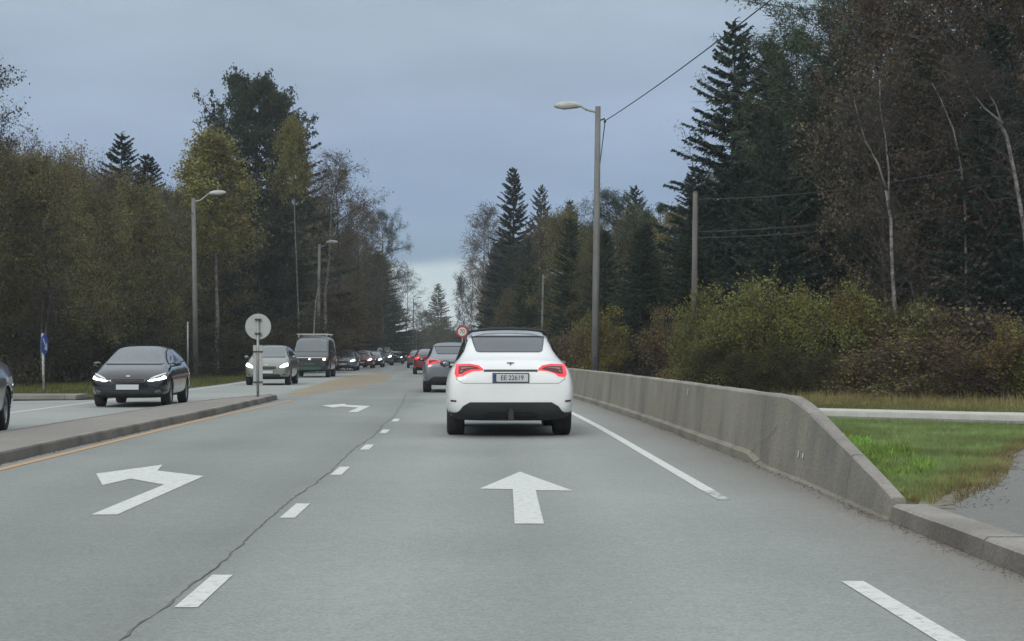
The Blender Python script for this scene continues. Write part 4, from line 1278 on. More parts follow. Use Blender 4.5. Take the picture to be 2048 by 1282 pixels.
broad('oak_green', 25, 14, 4.2, .10, 60, 10, 9, 13, .115, .6, 'round', twig_len=.42, tr_r=.2, tw=.02, spread=.22)
spruce('spruce_a', 11, 14, 3.0, 1.15)
spruce('spruce_b', 12, 14, 2.7, 1.2, .04)
spruce('spruce_c', 13, 14, 3.3, 1.0, .10, .25)
broad('pine_a', 21, 14, 3.4, .40, 26, 9, 9, 11, .07, .35, 'round', 'bark_pine', twig_len=.3, needle=True, tr_r=.17, spread=.16)
broad('pine_b', 22, 12, 3.6, .10, 42, 9, 8, 11, .066, .45, 'round', 'bark_pine', twig_len=.35, needle=True, tr_r=.17, spread=.32)
broad('birch_yellow', 31, 10, 1.9, .52, 36, 8, 8, 6.5, .085, .75, 'cone', 'bark_birch', droop=.25, tr_r=.09, tw=.014)
broad('birch_top', 35, 10, 1.7, .70, 30, 8, 8, 6, .085, .75, 'round', 'bark_birch', droop=.15, tr_r=.09, tw=.014)
broad('birch_bare', 32, 12, 2.6, .40, 24, 7, 9, .6, .08, .9, 'round', 'bark_birch', twig_len=.75, droop=.25, tr_r=.10, tw=.016)
broad('birch_brown', 33, 13, 3.0, .22, 38, 8, 9, 3.6, .085, .85, 'round', 'bark_dark', twig_len=.65, droop=.2, tr_r=.11, tw=.016)
broad('alder_a', 41, 9, 3.0, .08, 46, 8, 8, 5.8, .078, .75, 'round', twig_len=.5, tr_r=.10, tw=.018)
broad('alder_b', 42, 9, 2.8, .06, 46, 8, 8, 5.0, .078, .9, 'round', twig_len=.6, tr_r=.10, stems=2, tw=.018)
broad('alder_c', 43, 10, 2.9, .12, 42, 8, 9, 3.6, .070, .85, 'round', twig_len=.65, tr_r=.10, tw=.020)
broad('shrub_a', 51, 2.6, 1.35, .02, 30, 6, 7, 6.5, .06, .95, 'round', twig_len=.35, stems=5, tr_r=.035, tw=.012, z0=-.1)
broad('shrub_b', 52, 2.8, 1.2, .02, 30, 6, 7, 6, .058, 1.1, 'round', twig_len=.4, stems=6, tr_r=.03, tw=.012, z0=-.1)
broad('shrub_c', 53, 1.8, 1.3, .02, 26, 6, 7, 2.6, .07, .9, 'round', twig_len=.4, stems=7, tr_r=.025, tw=.012, z0=-.1)

REF_H = {'oak_green': 14, 'spruce_a': 14, 'spruce_b': 14, 'spruce_c': 14, 'pine_a': 14, 'pine_b': 12, 'birch_yellow': 10, 'birch_top': 10, 'birch_bare': 12, 'birch_brown': 13,
         'alder_a': 9, 'alder_b': 9, 'alder_c': 10, 'shrub_a': 2.6, 'shrub_b': 2.8, 'shrub_c': 1.8}
# true leaf / needle colours
C_SPR = (.032, .056, .032); C_SPR_B = (.036, .060, .044); C_PINE = (.050, .076, .040); C_YEL = (.215, .205, .060); C_OLV = (.155, .138, .056)
C_BRN = (.145, .115, .064); C_RUST = (.115, .075, .045); C_GRY = (0.109, 0.094, 0.075); C_SHR = (.185, .18, .052); C_SHY = (.22, .18, .05); C_TAN = (.19, .145, .07)
def jit(c, r, k=.16): 
    s = 1 + r.uniform(-k, k)
    return tuple(max(.004, q * s * (1 + r.uniform(-k, k) * .5)) for q in c)
tr_rand = random.Random(99)
def plant(name, key, x, y, h, color, label, cat='tree', group=None, w=1.0, kindtrunk=True, rz=None):
    z = gz(x, y)
    t = empty(name, (x, y, z), tr_rand.uniform(0, 6.28) if rz is None else rz, label=label, cat=cat, group=group)
    s = h / REF_H[key]
    t.scale = (s * w, s * w, s)
    a, b = PROTO[key]
    o1 = bpy.data.objects.new('trunk' if cat == 'tree' else 'stems', a); COL.objects.link(o1); o1.parent = t
    if cat != 'tree': o1['kind'] = 'stuff'
    o2 = bpy.data.objects.new('crown' if cat == 'tree' else 'foliage', b); COL.objects.link(o2); o2.parent = t
    o2.color = (*jit(color, tr_rand, .12), 1)
    return t
def X(px, d): return (px - 947) / 3000 * d
def Hh(py, d): return (706 - py) / 3000 * d + 1.25
def named(name, key, px, py, d, color, label, w=1.0, cat='tree', base=None, rz=None):
    x = X(px, d)
    return plant(name, key, x, d, Hh(py, d) - gz(x, d), color, label, cat, None, w, rz=rz)

# --- trees that stand out, left wood
named('tall_tree', 'birch_brown', -100, 112, 66, (.05, .055, .035), 'tall grey-green tree cut off by the left edge, higher than the wood beside it', 1.0)
named('spruce_tree', 'spruce_a', 240, 262, 92, C_SPR, 'small dark spruce tip standing above the olive wood on the left', 1.15)
named('spruce_tree', 'spruce_b', 297, 308, 94, C_SPR, 'smaller spruce tip just right of the first spruce above the left wood', 1.3)
named('spruce_tree', 'spruce_a', 404, 284, 99, C_SPR_B, 'dark spruce directly left of the yellow birch', 1.1)
named('yellow_birch', 'birch_yellow', 438, 276, 88, C_YEL, 'cone-shaped yellow birch above the nearest left street lamp', 1.25)
named('evergreen_tree', 'oak_green', 510, 184, 108, (.036, .054, .028), 'huge broad dark green tree, tallest of the left wood', .8)
named('evergreen_tree', 'spruce_c', 556, 180, 111, C_SPR, 'dark spiky evergreen merged with the right side of the huge green tree', 1.35)
named('golden_birch', 'birch_top', 602, 264, 97, (.18, .15, .05), 'birch with a yellow-green top on a bare pale trunk right of the huge tree', .52)
named('bare_birch', 'birch_bare', 640, 320, 104, C_GRY, 'pale grey nearly leafless birch right of the yellow-topped birch', 1.2)
named('brown_tree', 'birch_brown', 683, 348, 122, C_BRN, 'brown tree on the steep right shoulder of the left wood', 1.0)
named('brown_tree', 'alder_c', 716, 425, 130, C_BRN, 'lower brown tree between the shoulder of the wood and the dark pine', 1.0)
named('pine_tree', 'pine_b', 768, 432, 150, C_SPR_B, 'dark pine with layered branches reaching into the pale sky gap', .75)
named('spruce_tree', 'spruce_b', 755, 500, 160, C_SPR_B, 'dark spruce tucked below the layered pine', 1.6)
named('bare_tree', 'birch_bare', 808, 548, 200, C_GRY, 'grey leafless tree right of the dark pine at the sky gap', 1.3)
named('bare_tree', 'birch_bare', 832, 610, 230, C_GRY, 'farther and lower grey leafless tree at the left side of the gap', 1.3)
named('spruce_tree', 'spruce_c', 790, 590, 190, C_SPR_B, 'dark bushy spruce under the grey leafless trees', 1.9)
named('larch_tree', 'spruce_a', 876, 566, 330, (.13, .14, .085), 'pale green pointed larch standing alone in the sky gap', 1.3)
named('olive_tree', 'alder_a', 852, 628, 300, (.09, .09, .05), 'olive tree at the left foot of the pale larch', 1.1)
named('olive_tree', 'alder_b', 900, 640, 290, (.10, .09, .04), 'olive tree at the right foot of the pale larch', 1.2)
named('olive_tree', 'alder_a', 877, 655, 270, (.085, .08, .03), 'low olive bush-like tree before the pale larch', 1.6)
named('olive_tree', 'alder_b', 835, 662, 260, (.06, .06, .03), 'dark olive tree at the left edge of the road gap', 1.6)
# --- right wood
named('bare_tree', 'birch_bare', 938, 520, 190, C_GRY, 'thin grey leafless tree at the left edge of the right wood', .9)
named('dark_tree', 'alder_b', 932, 560, 200, (.03, .03, .024), 'dark narrow tree right at the sky gap above the speed sign', .55)
named('bare_tree', 'birch_bare', 962, 450, 165, C_GRY, 'taller grey leafless tree left of the pointed spruce', .9)
named('bare_tree', 'birch_brown', 985, 425, 150, C_GRY, 'brownish leafless tree touching the pointed spruce', .9)
named('pointed_spruce', 'spruce_b', 1027, 334, 128, (.014, .024, .020), 'dark narrow pointed spruce, tallest over the roof of the white car', .95)
named('spruce_tree', 'spruce_c', 1078, 370, 122, (.036, .05, .026), 'lighter green spruce right of the pointed spruce', .8)
named('spruce_tree', 'spruce_a', 1136, 398, 112, C_SPR, 'dark green spruce left of the tall lamp', .9)
named('rust_tree', 'alder_c', 1075, 480, 108, C_RUST, 'rust-brown tree below the lighter green spruce', .7)
named('rust_tree', 'alder_b', 1008, 590, 112, C_BRN, 'dull brown tree in front of the pointed spruce', .8)
named('brown_tree', 'alder_c', 1150, 520, 92, C_BRN, 'brown tree close left of the tall lamp pole', .9)
named('pine_tree', 'pine_b', 1248, 396, 88, C_SPR_B, 'layered dark pine right of the tall lamp', 1.1)
named('pine_tree', 'spruce_c', 1274, 372, 94, C_SPR_B, 'dark spruce with a thin bare tip behind the layered pine', 1.0)
named('pine_tree', 'pine_a', 1330, 420, 80, C_PINE, 'green pine between the layered pine and the wooden pole', 1.1)
named('small_spruce', 'spruce_a', 1290, 590, 62, (.012, .020, .016), 'low very dark spruce behind the barrier between lamp and wooden pole', 1.9)
named('spruce_tree', 'spruce_a', 1463, 34, 62, C_SPR_B, 'tall pointed spruce right of the wooden pole, reaching high into the sky', 1.12, rz=1)
named('spruce_tree', 'spruce_b', 1395, 330, 66, C_SPR, 'shorter spruce at the left foot of the tall pointed spruce', 1.3)
named('spruce_tree', 'spruce_b', 1545, 78, 68, C_SPR_B, 'second tall spruce with a thin tip right of the tall pointed spruce', 1.2)
named('pine_tree', 'pine_b', 1600, 84, 64, C_PINE, 'leafy green pine right of the second tall spruce', .95)
named('spruce_tree', 'spruce_c', 1560, 300, 56, (.018, .04, .014), 'full green spruce in front of the two tall spruces', 1.1)
named('spruce_tree', 'spruce_c', 1480, 420, 60, C_SPR_B, 'bushy blue-green spruce below the tall pointed spruce', 1.35)
named('tall_pine', 'pine_a', 1725, -150, 56, C_PINE, 'great pine whose branches overhang the sky at the top right', 1.25)
named('tall_pine', 'pine_a', 1860, -260, 60, C_PINE, 'second great pine deeper in the right wood', 1.2)
named('pine_tree', 'pine_b', 1785, -30, 55, C_PINE, 'broad dark green pine standing behind the forked birch', 1.0)
named('brown_larch', 'birch_brown', 1930, -120, 52, (0.060, 0.049, 0.036), 'large reddish brown tree in the upper right', 1.2)
named('brown_larch', 'alder_c', 2030, -140, 47, (0.075, 0.052, 0.036), 'rust-brown tree at the right edge of the picture', 1.2)
named('spruce_tree', 'spruce_b', 1655, 150, 60, C_SPR, 'tall green spruce left of the forked birch', 1.2)
named('spruce_tree', 'spruce_a', 1850, 60, 54, C_SPR_B, 'tall dark spruce between the forked birch and the thin dark-patched stem', 1.2)
named('spruce_tree', 'spruce_c', 1975, 420, 47, (.016, .032, .018), 'wide dark spruce low in the right wood beside the leaning birch', 1.5)
named('spruce_tree', 'spruce_a', 1880, 480, 52, (.016, .030, .02), 'dark spruce behind the brushwood at the right', 1.6)
named('spruce_tree', 'spruce_c', 1640, 470, 55, (.016, .032, .018), 'dark spruce low behind the yellow-green bushes', 1.6)

# slender birches drawn out by hand: pale trunks with forks
def slim_birch(x, y, stems, label, crown=True):
    t = empty('slender_birch', (x, y, gz(x, y)), 0, label=label, cat='tree')
    mb = MB()
    for pts, r0, r1 in stems:
        mb.tube(pts, list(np.linspace(r0, r1, len(pts))), 8)
    mb.build('trunk', 'bark_birch', t, True)
    rs = np.random.RandomState(int(abs(x) * 100))
    tw = []
    for pts, r0, r1 in stems:
        P = np.array(pts, float)
        for k in range(70):
            q = rs.uniform(.35, 1) * (len(P) - 1) * .999; i = int(q); b = P[i] * (1 - (q - i)) + P[i + 1] * (q - i)
            D = rs.normal(size=3) * [1, 1, .3] + [0, 0, .6]; L = rs.uniform(.4, 1.3); D = unit(D)
            tw.append(tube_tris([b, b + D * L * .5, b + D * L + [0, 0, -.1]], [.010, .007, .003], 3))
            m = 6; e = b + D * L
            w = rs.uniform(.2, 1, m)[:, None]
            tw.append(spikes(b * (1 - w) + e * w, rs.normal(size=(m, 3)) + [0, 0, -.3], rs.uniform(.25, .6, m), np.full(m, .013), rs))
    me = tri_obj('twigs', [(np.concatenate(tw), 0)], ['twig'])
    o = bpy.data.objects.new('crown', me); COL.objects.link(o); o.parent = t
    return t
def px3(px, py, d, x0):      # local coordinates of a point seen there
    return (X(px, d) - x0, 0, Hh(py, d) - gz(x0, d))
d = 43.5; x0 = X(1790, d)
def P_(lst, d, x0): return [(px3(a, b, d, x0)[0], rnd.uniform(-.1, .1), px3(a, b, d, x0)[2]) for a, b in lst]
slim_birch(x0, d, [(P_([(1792, 790), (1790, 640), (1785, 540), (1780, 440), (1772, 380)], d, x0), .065, .042),
                   (P_([(1772, 380), (1755, 330), (1730, 280), (1716, 240), (1708, 200)], d, x0), .036, .012),
                   (P_([(1776, 420), (1776, 340), (1770, 270), (1762, 220), (1758, 160)], d, x0), .034, .012)],
           'white-trunked birch forking into two thin stems in the right wood')
d = 41; x0 = X(2075, d)
slim_birch(x0, d, [(P_([(2078, 800), (2064, 600), (2050, 450), (2032, 360), (2012, 270), (1998, 240)], d, x0), .07, .045),
                   (P_([(2004, 248), (1970, 215), (1940, 180), (1918, 130)], d, x0), .034, .012),
                   (P_([(2000, 244), (1990, 210), (1975, 180), (1962, 150)], d, x0), .026, .010)],
           'pale leaning birch with a forked top at the right edge of the picture')
d = 46; x0 = X(1935, d)
slim_birch(x0, d, [(P_([(1936, 760), (1933, 560), (1930, 420), (1922, 330), (1905, 260), (1880, 200), (1862, 165)], d, x0), .05, .014)],
           'thin dark-patched birch stem between the forked birch and the leaning birch')
d = 84; x0 = X(640, d)
slim_birch(x0, d, [(P_([(622, 745), (628, 660), (632, 600), (640, 560)], d, x0), .06, .02)],
           'short pale trunk between the bare trunk and the lamp behind the van')
d = 58; x0 = X(82, d)
slim_birch(x0, d, [(P_([(88, 760), (90, 680), (97, 610), (101, 590)], d, x0), .045, .015), (P_([(84, 760), (82, 700), (83, 650), (85, 600)], d, x0), .05, .02)],
           'pair of thin grey stems behind the blue arrow sign')
d = 112; x0 = X(1141, d)
slim_birch(x0, d, [(P_([(1138, 745), (1140, 640), (1142, 560), (1141, 490)], d, x0), .10, .05)],
           'straight pale trunk left of the tall lamp pole')
rp = random.Random(5)

# --- wood fill, kept under the skyline of the picture
SKY_L = [(-900, 150), (-300, 200), (0, 262), (60, 268), (130, 290), (200, 322), (300, 345), (350, 352), (400, 335), (480, 350), (620, 350), (660, 352), (700, 400), (730, 455), (800, 560), (840, 625), (870, 660)]
SKY_R = [(905, 660), (925, 590), (950, 500), (985, 450), (1040, 460), (1100, 430), (1150, 430), (1190, 470), (1230, 430), (1300, 430), (1380, 440), (1450, 330), (1520, 230), (1600, 150), (1660, 90), (1750, -100), (1900, -200), (2100, -300), (3500, -400)]
def sky_at(tab, px): return float(np.interp(px, [a for a, b in tab], [b for a, b in tab]))
GL = 'trees packed in the wood left of the road'
GRr = 'trees packed in the wood right of the road'
FILL = [('brown_tree', ['alder_a', 'alder_b', 'alder_c', 'birch_brown'], [C_BRN, (.14, .115, .068), C_OLV, (.13, .098, .062)], 'brown autumn tree {w}'),
        ('olive_tree', ['alder_a', 'alder_b'], [C_OLV, (.17, .16, .065), (.20, .16, .065)], 'olive-leaved tree {w}'),
        ('spruce_tree', ['spruce_a', 'spruce_b', 'spruce_c'], [C_SPR, C_SPR_B], 'dark spruce {w}'),
        ('bare_birch', ['birch_bare', 'birch_brown'], [C_GRY, C_BRN], 'leafless birch {w}')]
LM_L = [(-1e9, 'beyond the left edge of the picture'), (0, 'behind the dark blue car'), (65, 'behind the blue arrow sign'), (170, 'behind the black hatchback'), (340, 'around the nearest left lamp'), (430, 'behind the round sign'),
        (560, 'behind the van'), (640, 'by the lamp behind the van'), (700, 'behind the far oncoming queue'), (790, 'left of the sky gap')]
LM_R = [(-1e9, 'right of the sky gap'), (985, 'over the roof of the white car'), (1110, 'left of the tall lamp'), (1195, 'right of the tall lamp'), (1290, 'left of the wooden pole'), (1390, 'right of the wooden pole'),
        (1490, 'below the two tall spruces'), (1600, 'left of the forked birch'), (1750, 'behind the forked birch'), (1860, 'between the forked birch and the leaning birch'), (1990, 'behind the leaning birch'), (2048, 'beyond the right edge of the picture')]
ROW = ['front row', 'second row', 'third row', 'rearmost row']
def where(side, px, row, dist):
    t = LM_L if side == 'left' else LM_R
    s_ = [b for a, b in t if px >= a][-1]
    return s_ + ', ' + ROW[row] + (', nearest part' if dist < 75 else ', middle distance' if dist < 115 else ', far off' if dist < 170 else ', farthest part')
def fill_side(side, nmax):
    fr = random.Random(17 if side == 'left' else 23)
    cnt = 0
    d = 34.0 if side == 'left' else 44.0
    while d < 300 and cnt < nmax:
        rows = 4 if d < 130 else 3
        for r_ in range(rows):
            if side == 'left':
                x = lc(d) - (8.9 + r_ * 4.4) - fr.uniform(-1.2, 1.5) - (2.5 if d < 60 else 0)
                tab = SKY_L
            else:
                x = xr(d) + (5.6 + r_ * 4.4) + fr.uniform(-1.2, 1.5) + (max(0, 60 - d) * .40)
                tab = SKY_R
            y = d + fr.uniform(-1.8, 1.8)
            px = 947 + 3000 * x / y
            if px < -260 or px > 2330: continue
            cap = Hh(sky_at(tab, px), y) - gz(x, y)
            h = min(cap * fr.uniform(.86, 1.0), fr.uniform(11, 17) if side == 'right' else fr.uniform(12, 18))
            if h < 2.4: continue
            if side == 'left' and px < 420: h *= .92
            if side == 'left': wts = [.52, .44, .01, .03] if px < 420 else ([.42, .2, .35, .03] if px < 690 else [.45, .1, .25, .2])
            else: wts = [.16, .04, .76, .04] if px < 1720 else [.34, .06, .54, .06]
            q = fr.random(); i = 0
            while q > wts[i] and i < 3: q -= wts[i]; i += 1
            nm, keys, cols, lab = FILL[i]
            key = fr.choice(keys)
            w = min(1.7, max(.9, 6.5 / h)) if nm != 'spruce_tree' else min(1.5, max(1, 9 / h))
            plant(nm, key, x, y, h, fr.choice(cols), lab.format(s=side, w=where(side, px, r_, d)), 'tree', GL if side == 'left' else GRr, w)
            cnt += 1
        d *= 1.0
        d += 4.3 if d < 120 else (6 if d < 200 else 9)
fill_side('left', 230)
fill_side('right', 230)
# dense thicket filling the space under the crowns: brushwood in one mass on each side
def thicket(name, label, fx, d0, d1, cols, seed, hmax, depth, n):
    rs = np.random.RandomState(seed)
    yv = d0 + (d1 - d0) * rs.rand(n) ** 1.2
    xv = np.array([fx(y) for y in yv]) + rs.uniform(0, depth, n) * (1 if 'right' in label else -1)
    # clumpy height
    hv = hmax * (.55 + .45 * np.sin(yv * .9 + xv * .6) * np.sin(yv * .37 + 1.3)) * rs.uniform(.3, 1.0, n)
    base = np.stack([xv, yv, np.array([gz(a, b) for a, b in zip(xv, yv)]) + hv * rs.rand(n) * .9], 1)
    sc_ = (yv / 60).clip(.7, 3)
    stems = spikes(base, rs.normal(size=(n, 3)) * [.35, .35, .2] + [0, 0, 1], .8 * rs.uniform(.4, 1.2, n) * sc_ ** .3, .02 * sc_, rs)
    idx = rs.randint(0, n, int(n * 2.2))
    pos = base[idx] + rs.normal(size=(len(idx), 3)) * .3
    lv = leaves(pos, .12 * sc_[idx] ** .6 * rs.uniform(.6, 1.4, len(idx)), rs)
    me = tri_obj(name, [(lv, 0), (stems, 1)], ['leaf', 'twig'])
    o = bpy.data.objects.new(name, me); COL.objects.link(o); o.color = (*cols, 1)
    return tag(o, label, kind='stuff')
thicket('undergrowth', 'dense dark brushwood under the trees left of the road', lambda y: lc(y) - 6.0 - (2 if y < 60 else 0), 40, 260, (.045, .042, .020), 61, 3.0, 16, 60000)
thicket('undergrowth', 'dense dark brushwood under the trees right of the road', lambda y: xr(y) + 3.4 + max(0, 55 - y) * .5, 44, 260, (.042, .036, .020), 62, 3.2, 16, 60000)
# far wood closing the horizon behind the trunks
def far_wood(name, label, pts, seed, n, hmin, hmax, col):
    rs = np.random.RandomState(seed)
    P = np.array(pts, float); seg = rs.randint(0, len(P) - 1, n); t = rs.rand(n)[:, None]
    c = P[seg] * (1 - t) + P[seg + 1] * t + rs.normal(size=(n, 2)) * 4
    prof = .75 + .25 * np.sin(c[:, 0] * .21) * np.sin(c[:, 1] * .17 + 2)
    h = (hmin + (hmax - hmin) * prof) * np.sqrt(rs.rand(n)) 
    g = np.array([gz(a, b) for a, b in c])
    C = np.stack([c[:, 0], c[:, 1], g + h], 1)
    lv = leaves(C, rs.uniform(.5, 1.2, n), rs)
    me = tri_obj(name, [(lv, 0)], ['leaf'])
    o = bpy.data.objects.new(name, me); COL.objects.link(o); o.color = (*col, 1)
    return tag(o, label, kind='stuff')
far_wood('distant_woodland', 'dark far woodland behind the left trees', [(-60, 20), (-62, 90), (-55, 160), (-48, 240), (-40, 320)], 71, 45000, 3, 7, (.035, .034, .02))
far_wood('distant_woodland', 'dark far woodland behind the right trees', [(62, 30), (60, 90), (50, 160), (40, 240), (20, 330)], 72, 45000, 4, 13, (.026, .034, .022))
far_wood('distant_woodland', 'low olive woodland closing the end of the road', [(-40, 345), (-10, 350), (20, 350)], 73, 14000, 3, 6, (.075, .075, .035))

# --- shrubs
def shrub(key, px, py, d, color, label, w=1.0):
    x = X(px, d); return plant('shrub', key, x, d, max(.6, Hh(py + (22 if 1430 < px < 1740 else 0), d)), color, label, 'bush', None, w * (.82 if key == 'shrub_a' and px > 1300 else 1))
SH = [
 ('shrub_b', 1522, 586, 42.5, C_SHR, 'slender yellow-green sapling left of the tallest shrub', .8),
 ('shrub_b', 1578, 600, 42, (.19, .18, .05), 'slender yellowish sapling right of the tallest shrub', .8),
 ('shrub_b', 1645, 600, 41.5, C_SHR, 'upright sapling over the barrier end', .8),
 ('shrub_b', 1690, 582, 41.5, (.17, .17, .05), 'tall light sapling beside the russet shrub', .75),
 ('shrub_b', 1850, 640, 39, C_SHR, 'leafy sapling between the olive shrub and the brown brush', .8),
 ('shrub_b', 1420, 606, 45, C_SHR, 'thin sapling close right of the wooden pole', .75),
 ('shrub_b', 1215, 640, 56, C_SHY, 'yellowish shrub touching the right of the tall lamp pole, behind the barrier', 1.0),
 ('shrub_a', 1180, 668, 58, C_BRN, 'low brown shrub directly left of the tall lamp pole', 1.2),
 ('shrub_a', 1150, 672, 66, C_BRN, 'brown shrub behind the right mirror of the white car', 1.3),
 ('shrub_b', 1345, 642, 50, C_TAN, 'orange-tan shrub just left of the wooden pole', .9),
 ('shrub_a', 1395, 640, 47, C_SHR, 'yellow-green shrub at the foot of the wooden pole', 1.0),
 ('shrub_a', 1455, 622, 44, C_SHR, 'broad yellow-green shrub right of the wooden pole', 1.1),
 ('shrub_b', 1492, 598, 43, C_SHR, 'upright yellow-green shrub behind the barrier bend', 1.0),
 ('shrub_b', 1550, 572, 43, C_SHR, 'tallest yellow-green shrub behind the barrier end', 1.0),
 ('shrub_a', 1612, 632, 42, (.055, .062, .018), 'darker green shrub right of the tallest shrub', 1.1),
 ('shrub_b', 1668, 612, 41, C_SHR, 'green shrub left of the russet shrub', 1.0),
 ('shrub_b', 1712, 598, 41, (.13, .075, .025), 'russet-topped shrub near the forked birch', 1.0),
 ('shrub_a', 1760, 630, 40.5, C_SHR, 'green shrub at the foot of the forked birch', 1.1),
 ('shrub_a', 1815, 622, 40.5, (.05, .058, .018), 'darker olive shrub just right of the forked birch', 1.0),
 ('shrub_c', 1870, 660, 39.5, C_TAN, 'thin brownish brush with bare twigs right of the olive shrub', 1.2),
 ('shrub_c', 1925, 652, 39, C_GRY, 'grey twiggy brush in the middle of the brushwood', 1.3),
 ('shrub_c', 1975, 660, 38, C_TAN, 'tan twiggy brush nearer the right edge', 1.3),
 ('shrub_b', 2035, 668, 35.5, C_SHY, 'yellow-leaved shrub at the right edge of the picture', 1.1),
 ('shrub_a', 2090, 660, 35, C_SHR, 'shrub just beyond the right edge of the picture', 1.2),
 ('shrub_a', 1640, 690, 38.5, (.05, .05, .018), 'low olive bush behind the barrier end', 1.3),
 ('shrub_a', 1575, 680, 39.5, (.06, .06, .018), 'low bush tucked in front of the tallest shrub', 1.4),
 ('shrub_a', 1500, 690, 41, (.06, .056, .018), 'low bush behind the long straight part of the barrier', 1.5),
 ('shrub_a', 1430, 696, 43, (.055, .05, .018), 'low dull bush right at the wooden pole', 1.5),
 ('shrub_c', 1730, 700, 38, C_TAN, 'low tan brush below the russet shrub', 1.5),
 ('shrub_c', 1815, 705, 37, C_TAN, 'low tan brush right of the forked birch foot', 1.5),
 ('shrub_c', 1900, 705, 36.5, (.10, .07, .035), 'low reddish brush before the grey twiggy brush', 1.6),
 ('shrub_c', 2000, 705, 35, (.11, .075, .03), 'low rusty brush by the pale path', 1.6),
 ('shrub_a', 640, 668, 96, (.075, .045, .02), 'russet brush behind the roof of the van', 1.6),
 ('shrub_a', 580, 640, 92, (.04, .048, .02), 'dark green bush above the grey-green car', 1.6),
 ('shrub_b', 690, 600, 108, C_RUST, 'rust-brown bush right of the lamp behind the van', 1.1),
 ('shrub_a', 30, 655, 60, (.05, .05, .022), 'olive bush at the left edge behind the dark blue car', 1.6),
 ('shrub_a', 150, 665, 63, (.04, .046, .02), 'dark olive bush right of the blue arrow sign', 1.8),
 ('shrub_a', 270, 660, 68, (.036, .044, .02), 'dark bush behind the black hatchback', 1.9),
 ('shrub_a', 450, 665, 78, (.04, .046, .02), 'dark green bush between the lamp and the round sign', 1.8),
 ('shrub_a', 545, 668, 84, (.05, .046, .02), 'dark bush right of the round sign', 1.5),
]
for a in SH: shrub(*a)

# ------------------------------------------------------------------ grass
def grass(name, label, poly, n, h, col, seed, wdt=.012, clump=True, z=.0, lean=.35, dens_fn=None):
    rs = np.random.RandomState(seed)
    P = np.array(poly, float)
    lo, hi = P.min(0), P.max(0)
    pts = np.zeros((0, 2))
    def inside(q):
        c = np.zeros(len(q), bool); j = len(P) - 1
        for i in range(len(P)):
            cond = ((P[i, 1] > q[:, 1]) != (P[j, 1] > q[:, 1])) & (q[:, 0] < (P[j, 0] - P[i, 0]) * (q[:, 1] - P[i, 1]) / (P[j, 1] - P[i, 1] + 1e-9) + P[i, 0])
            c ^= cond; j = i
        return c
    while len(pts) < n:
        q = lo + (hi - lo) * rs.rand(n * 2, 2)
        q = q[inside(q)]
        if dens_fn is not None: q = q[rs.rand(len(q)) < dens_fn(q)]
        pts = np.concatenate([pts, q])
    pts = pts[:n]
    cl = .5 + .5 * np.sin(pts[:, 0] * 2.3 + 1.1 * np.sin(pts[:, 1] * 1.7)) * np.sin(pts[:, 1] * 2.9 + .7)
    hv = h * rs.uniform(.45, 1.15, n) * (.65 + .5 * cl)
    base = np.stack([pts[:, 0], pts[:, 1], np.full(n, z) if not callable(z) else z(pts)], 1)
    T = spikes(base, rs.normal(size=(n, 3)) * [lean, lean, .1] + [0, 0, 1], hv, np.full(n, wdt), rs)
    me = tri_obj(name, [(T, 0)], ['grass_blade'])
    o = bpy.data.objects.new(name, me); COL.objects.link(o); o.color = (*col, 1)
    return tag(o, label, kind='stuff')
near_poly = [(3.42, 11.2), (3.75, 11.9), (4.6, 13.4), (5.3, 15.1), (5.95, 16.8), (6.35, 17.7), (7.15, 19.3), (9.2, 23.0), (7.8, 24.6), (6, 26.2), (3.6, 28), (3.5, 20)]
grass('grass', 'fresh bright green grass between the barrier end and the footpath', near_poly, 95000, .10, (.215, .275, .10), 81, .011, z=.09)
edge = lambda q: np.exp(-((q[:, 1] - (11.2 + (q[:, 0] - 3.4) * 2.05)) / .55) ** 2)
grass('dry_grass', 'straw-coloured dry grass fringe along the footpath edge', near_poly, 9000, .08, (.24, .17, .08), 82, .012, z=.092, dens_fn=edge)
grass('weeds', 'broad-leaved pale green weeds beside the sloping barrier end', [(3.46, 13.2), (4.4, 14.2), (4.9, 17), (4.8, 21), (3.5, 22)], 5000, .17, (.20, .30, .06), 83, .035, z=.09, lean=.7,
      dens_fn=lambda q: (np.sin(q[:, 0] * 5.1) * np.sin(q[:, 1] * 3.3) > .1).astype(float))
far_poly = [(3.7, 29.2), (6, 29.1), (12, 24.6), (30, 21.5), (30, 34), (14, 37), (11, 42), (4, 60), (3.8, 40)]
grass('grass', 'olive grass strip behind the pale crossing path', far_poly, 60000, .17, (.17, .17, .06), 84, .02, z=.03)
grass('dry_grass', 'tall tan dry grass in front of the brushwood', [(7.5, 34), (11, 30.5), (16, 29.5), (24, 28), (24, 40), (12, 41), (8, 42)], 34000, .38, (.24, .20, .09), 85, .018, z=.0)
grass('grass', 'dull green verge grass along the left of the road', [(-24, 42.3), (-10.7, 42.3), (-10.2, 60), (-10.6, 90), (-11.1, 150), (-15, 150), (-17, 90), (-24, 62)], 60000, .16, (.13, .135, .045), 86, .03, z=-.006)
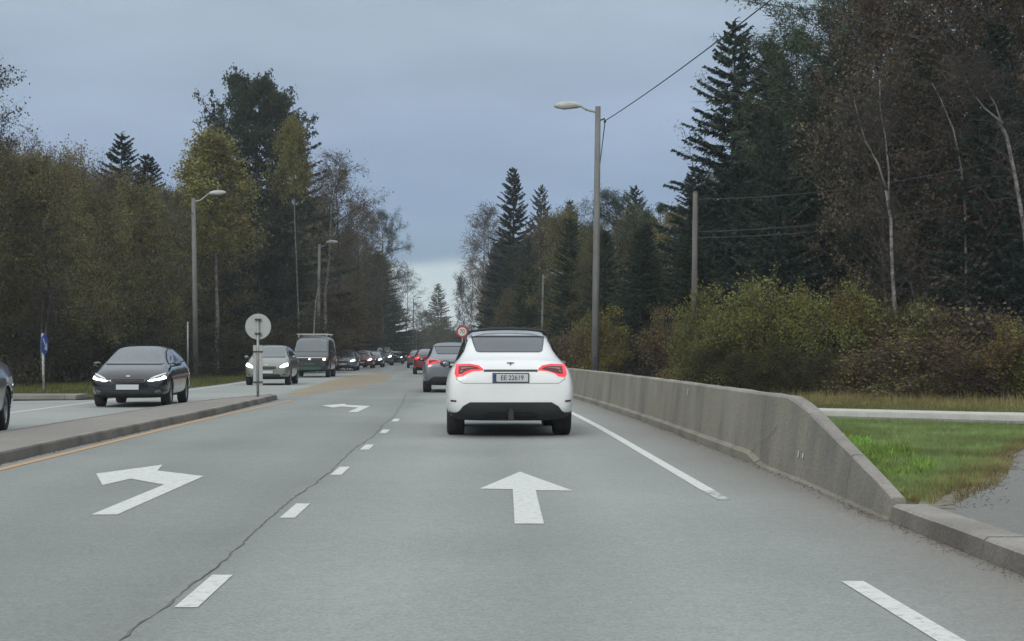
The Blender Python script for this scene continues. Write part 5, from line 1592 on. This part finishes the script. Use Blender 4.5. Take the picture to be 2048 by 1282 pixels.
grass('grass', 'rough dark grass between the barrier and the woods', [(3.6, 42), (7, 46), (4, 80), (1, 140), (-1, 150), (1.5, 90), (3.0, 60)], 30000, .3, (.07, .065, .022), 87, .03, z=-.02)
# fallen leaves and grit beside the kerb
def litter(name, label, fn, n, size, cols, seed):
    rs = np.random.RandomState(seed); C = fn(rs, n)
    T = leaves(C, size * rs.uniform(.5, 1.3, n), rs, flat=.35)
    me = tri_obj(name, [(T, 0)], ['leaf'])
    o = bpy.data.objects.new(name, me); COL.objects.link(o); o.color = (*cols, 1)
    return tag(o, label, kind='stuff')
litter('fallen_leaves', 'brown leaf litter and grit in the gutter beside the kerb', lambda rs, n: np.stack([3.07 - np.abs(rs.normal(size=n)) * .07, rs.uniform(6, 12.2, n), np.full(n, .012)], 1), 800, .018, (.14, .11, .08), 91)
litter('fallen_leaves', 'brown leaf litter along the grass edge of the footpath', lambda rs, n: (lambda t: np.stack([3.55 + t * 3.5 + rs.normal(size=n) * .12, 11.0 + t * 8.2 + rs.normal(size=n) * .2, np.full(n, .122)], 1))(rs.rand(n)), 900, .022, (.15, .10, .06), 92)
grass('dry_grass', 'thin dry grass creeping over the ragged footpath edge', [(3.5, 11.0), (3.68, 11.35), (4.58, 13.0), (5.35, 14.9), (6.0, 16.65), (7.2, 19.1), (9.4, 22.9), (9.2, 23.1), (7.0, 19.3), (5.8, 16.8), (5.1, 15.1), (4.35, 13.3)], 3200, .06, (.20, .17, .075), 88, .011, z=.118)
litter('gutter_grit', 'brown grit along the foot of the barrier', lambda rs, n: (lambda y: np.stack([np.array([bsec(q)[0][0] for q in y]) - np.abs(rs.normal(size=n)) * .06, y, np.full(n, .008)], 1))(rs.uniform(11.3, 34, n)), 1500, .018, (.15, .12, .09), 93)
litter('gutter_grit', 'brown grit along the foot of the traffic island', lambda rs, n: (lambda y: np.stack([np.array([ir(q) for q in y]) + np.abs(rs.normal(size=n)) * .05, y, np.full(n, .008)], 1))(rs.uniform(14, 39, n)), 1600, .022, (.11, .08, .055), 94)
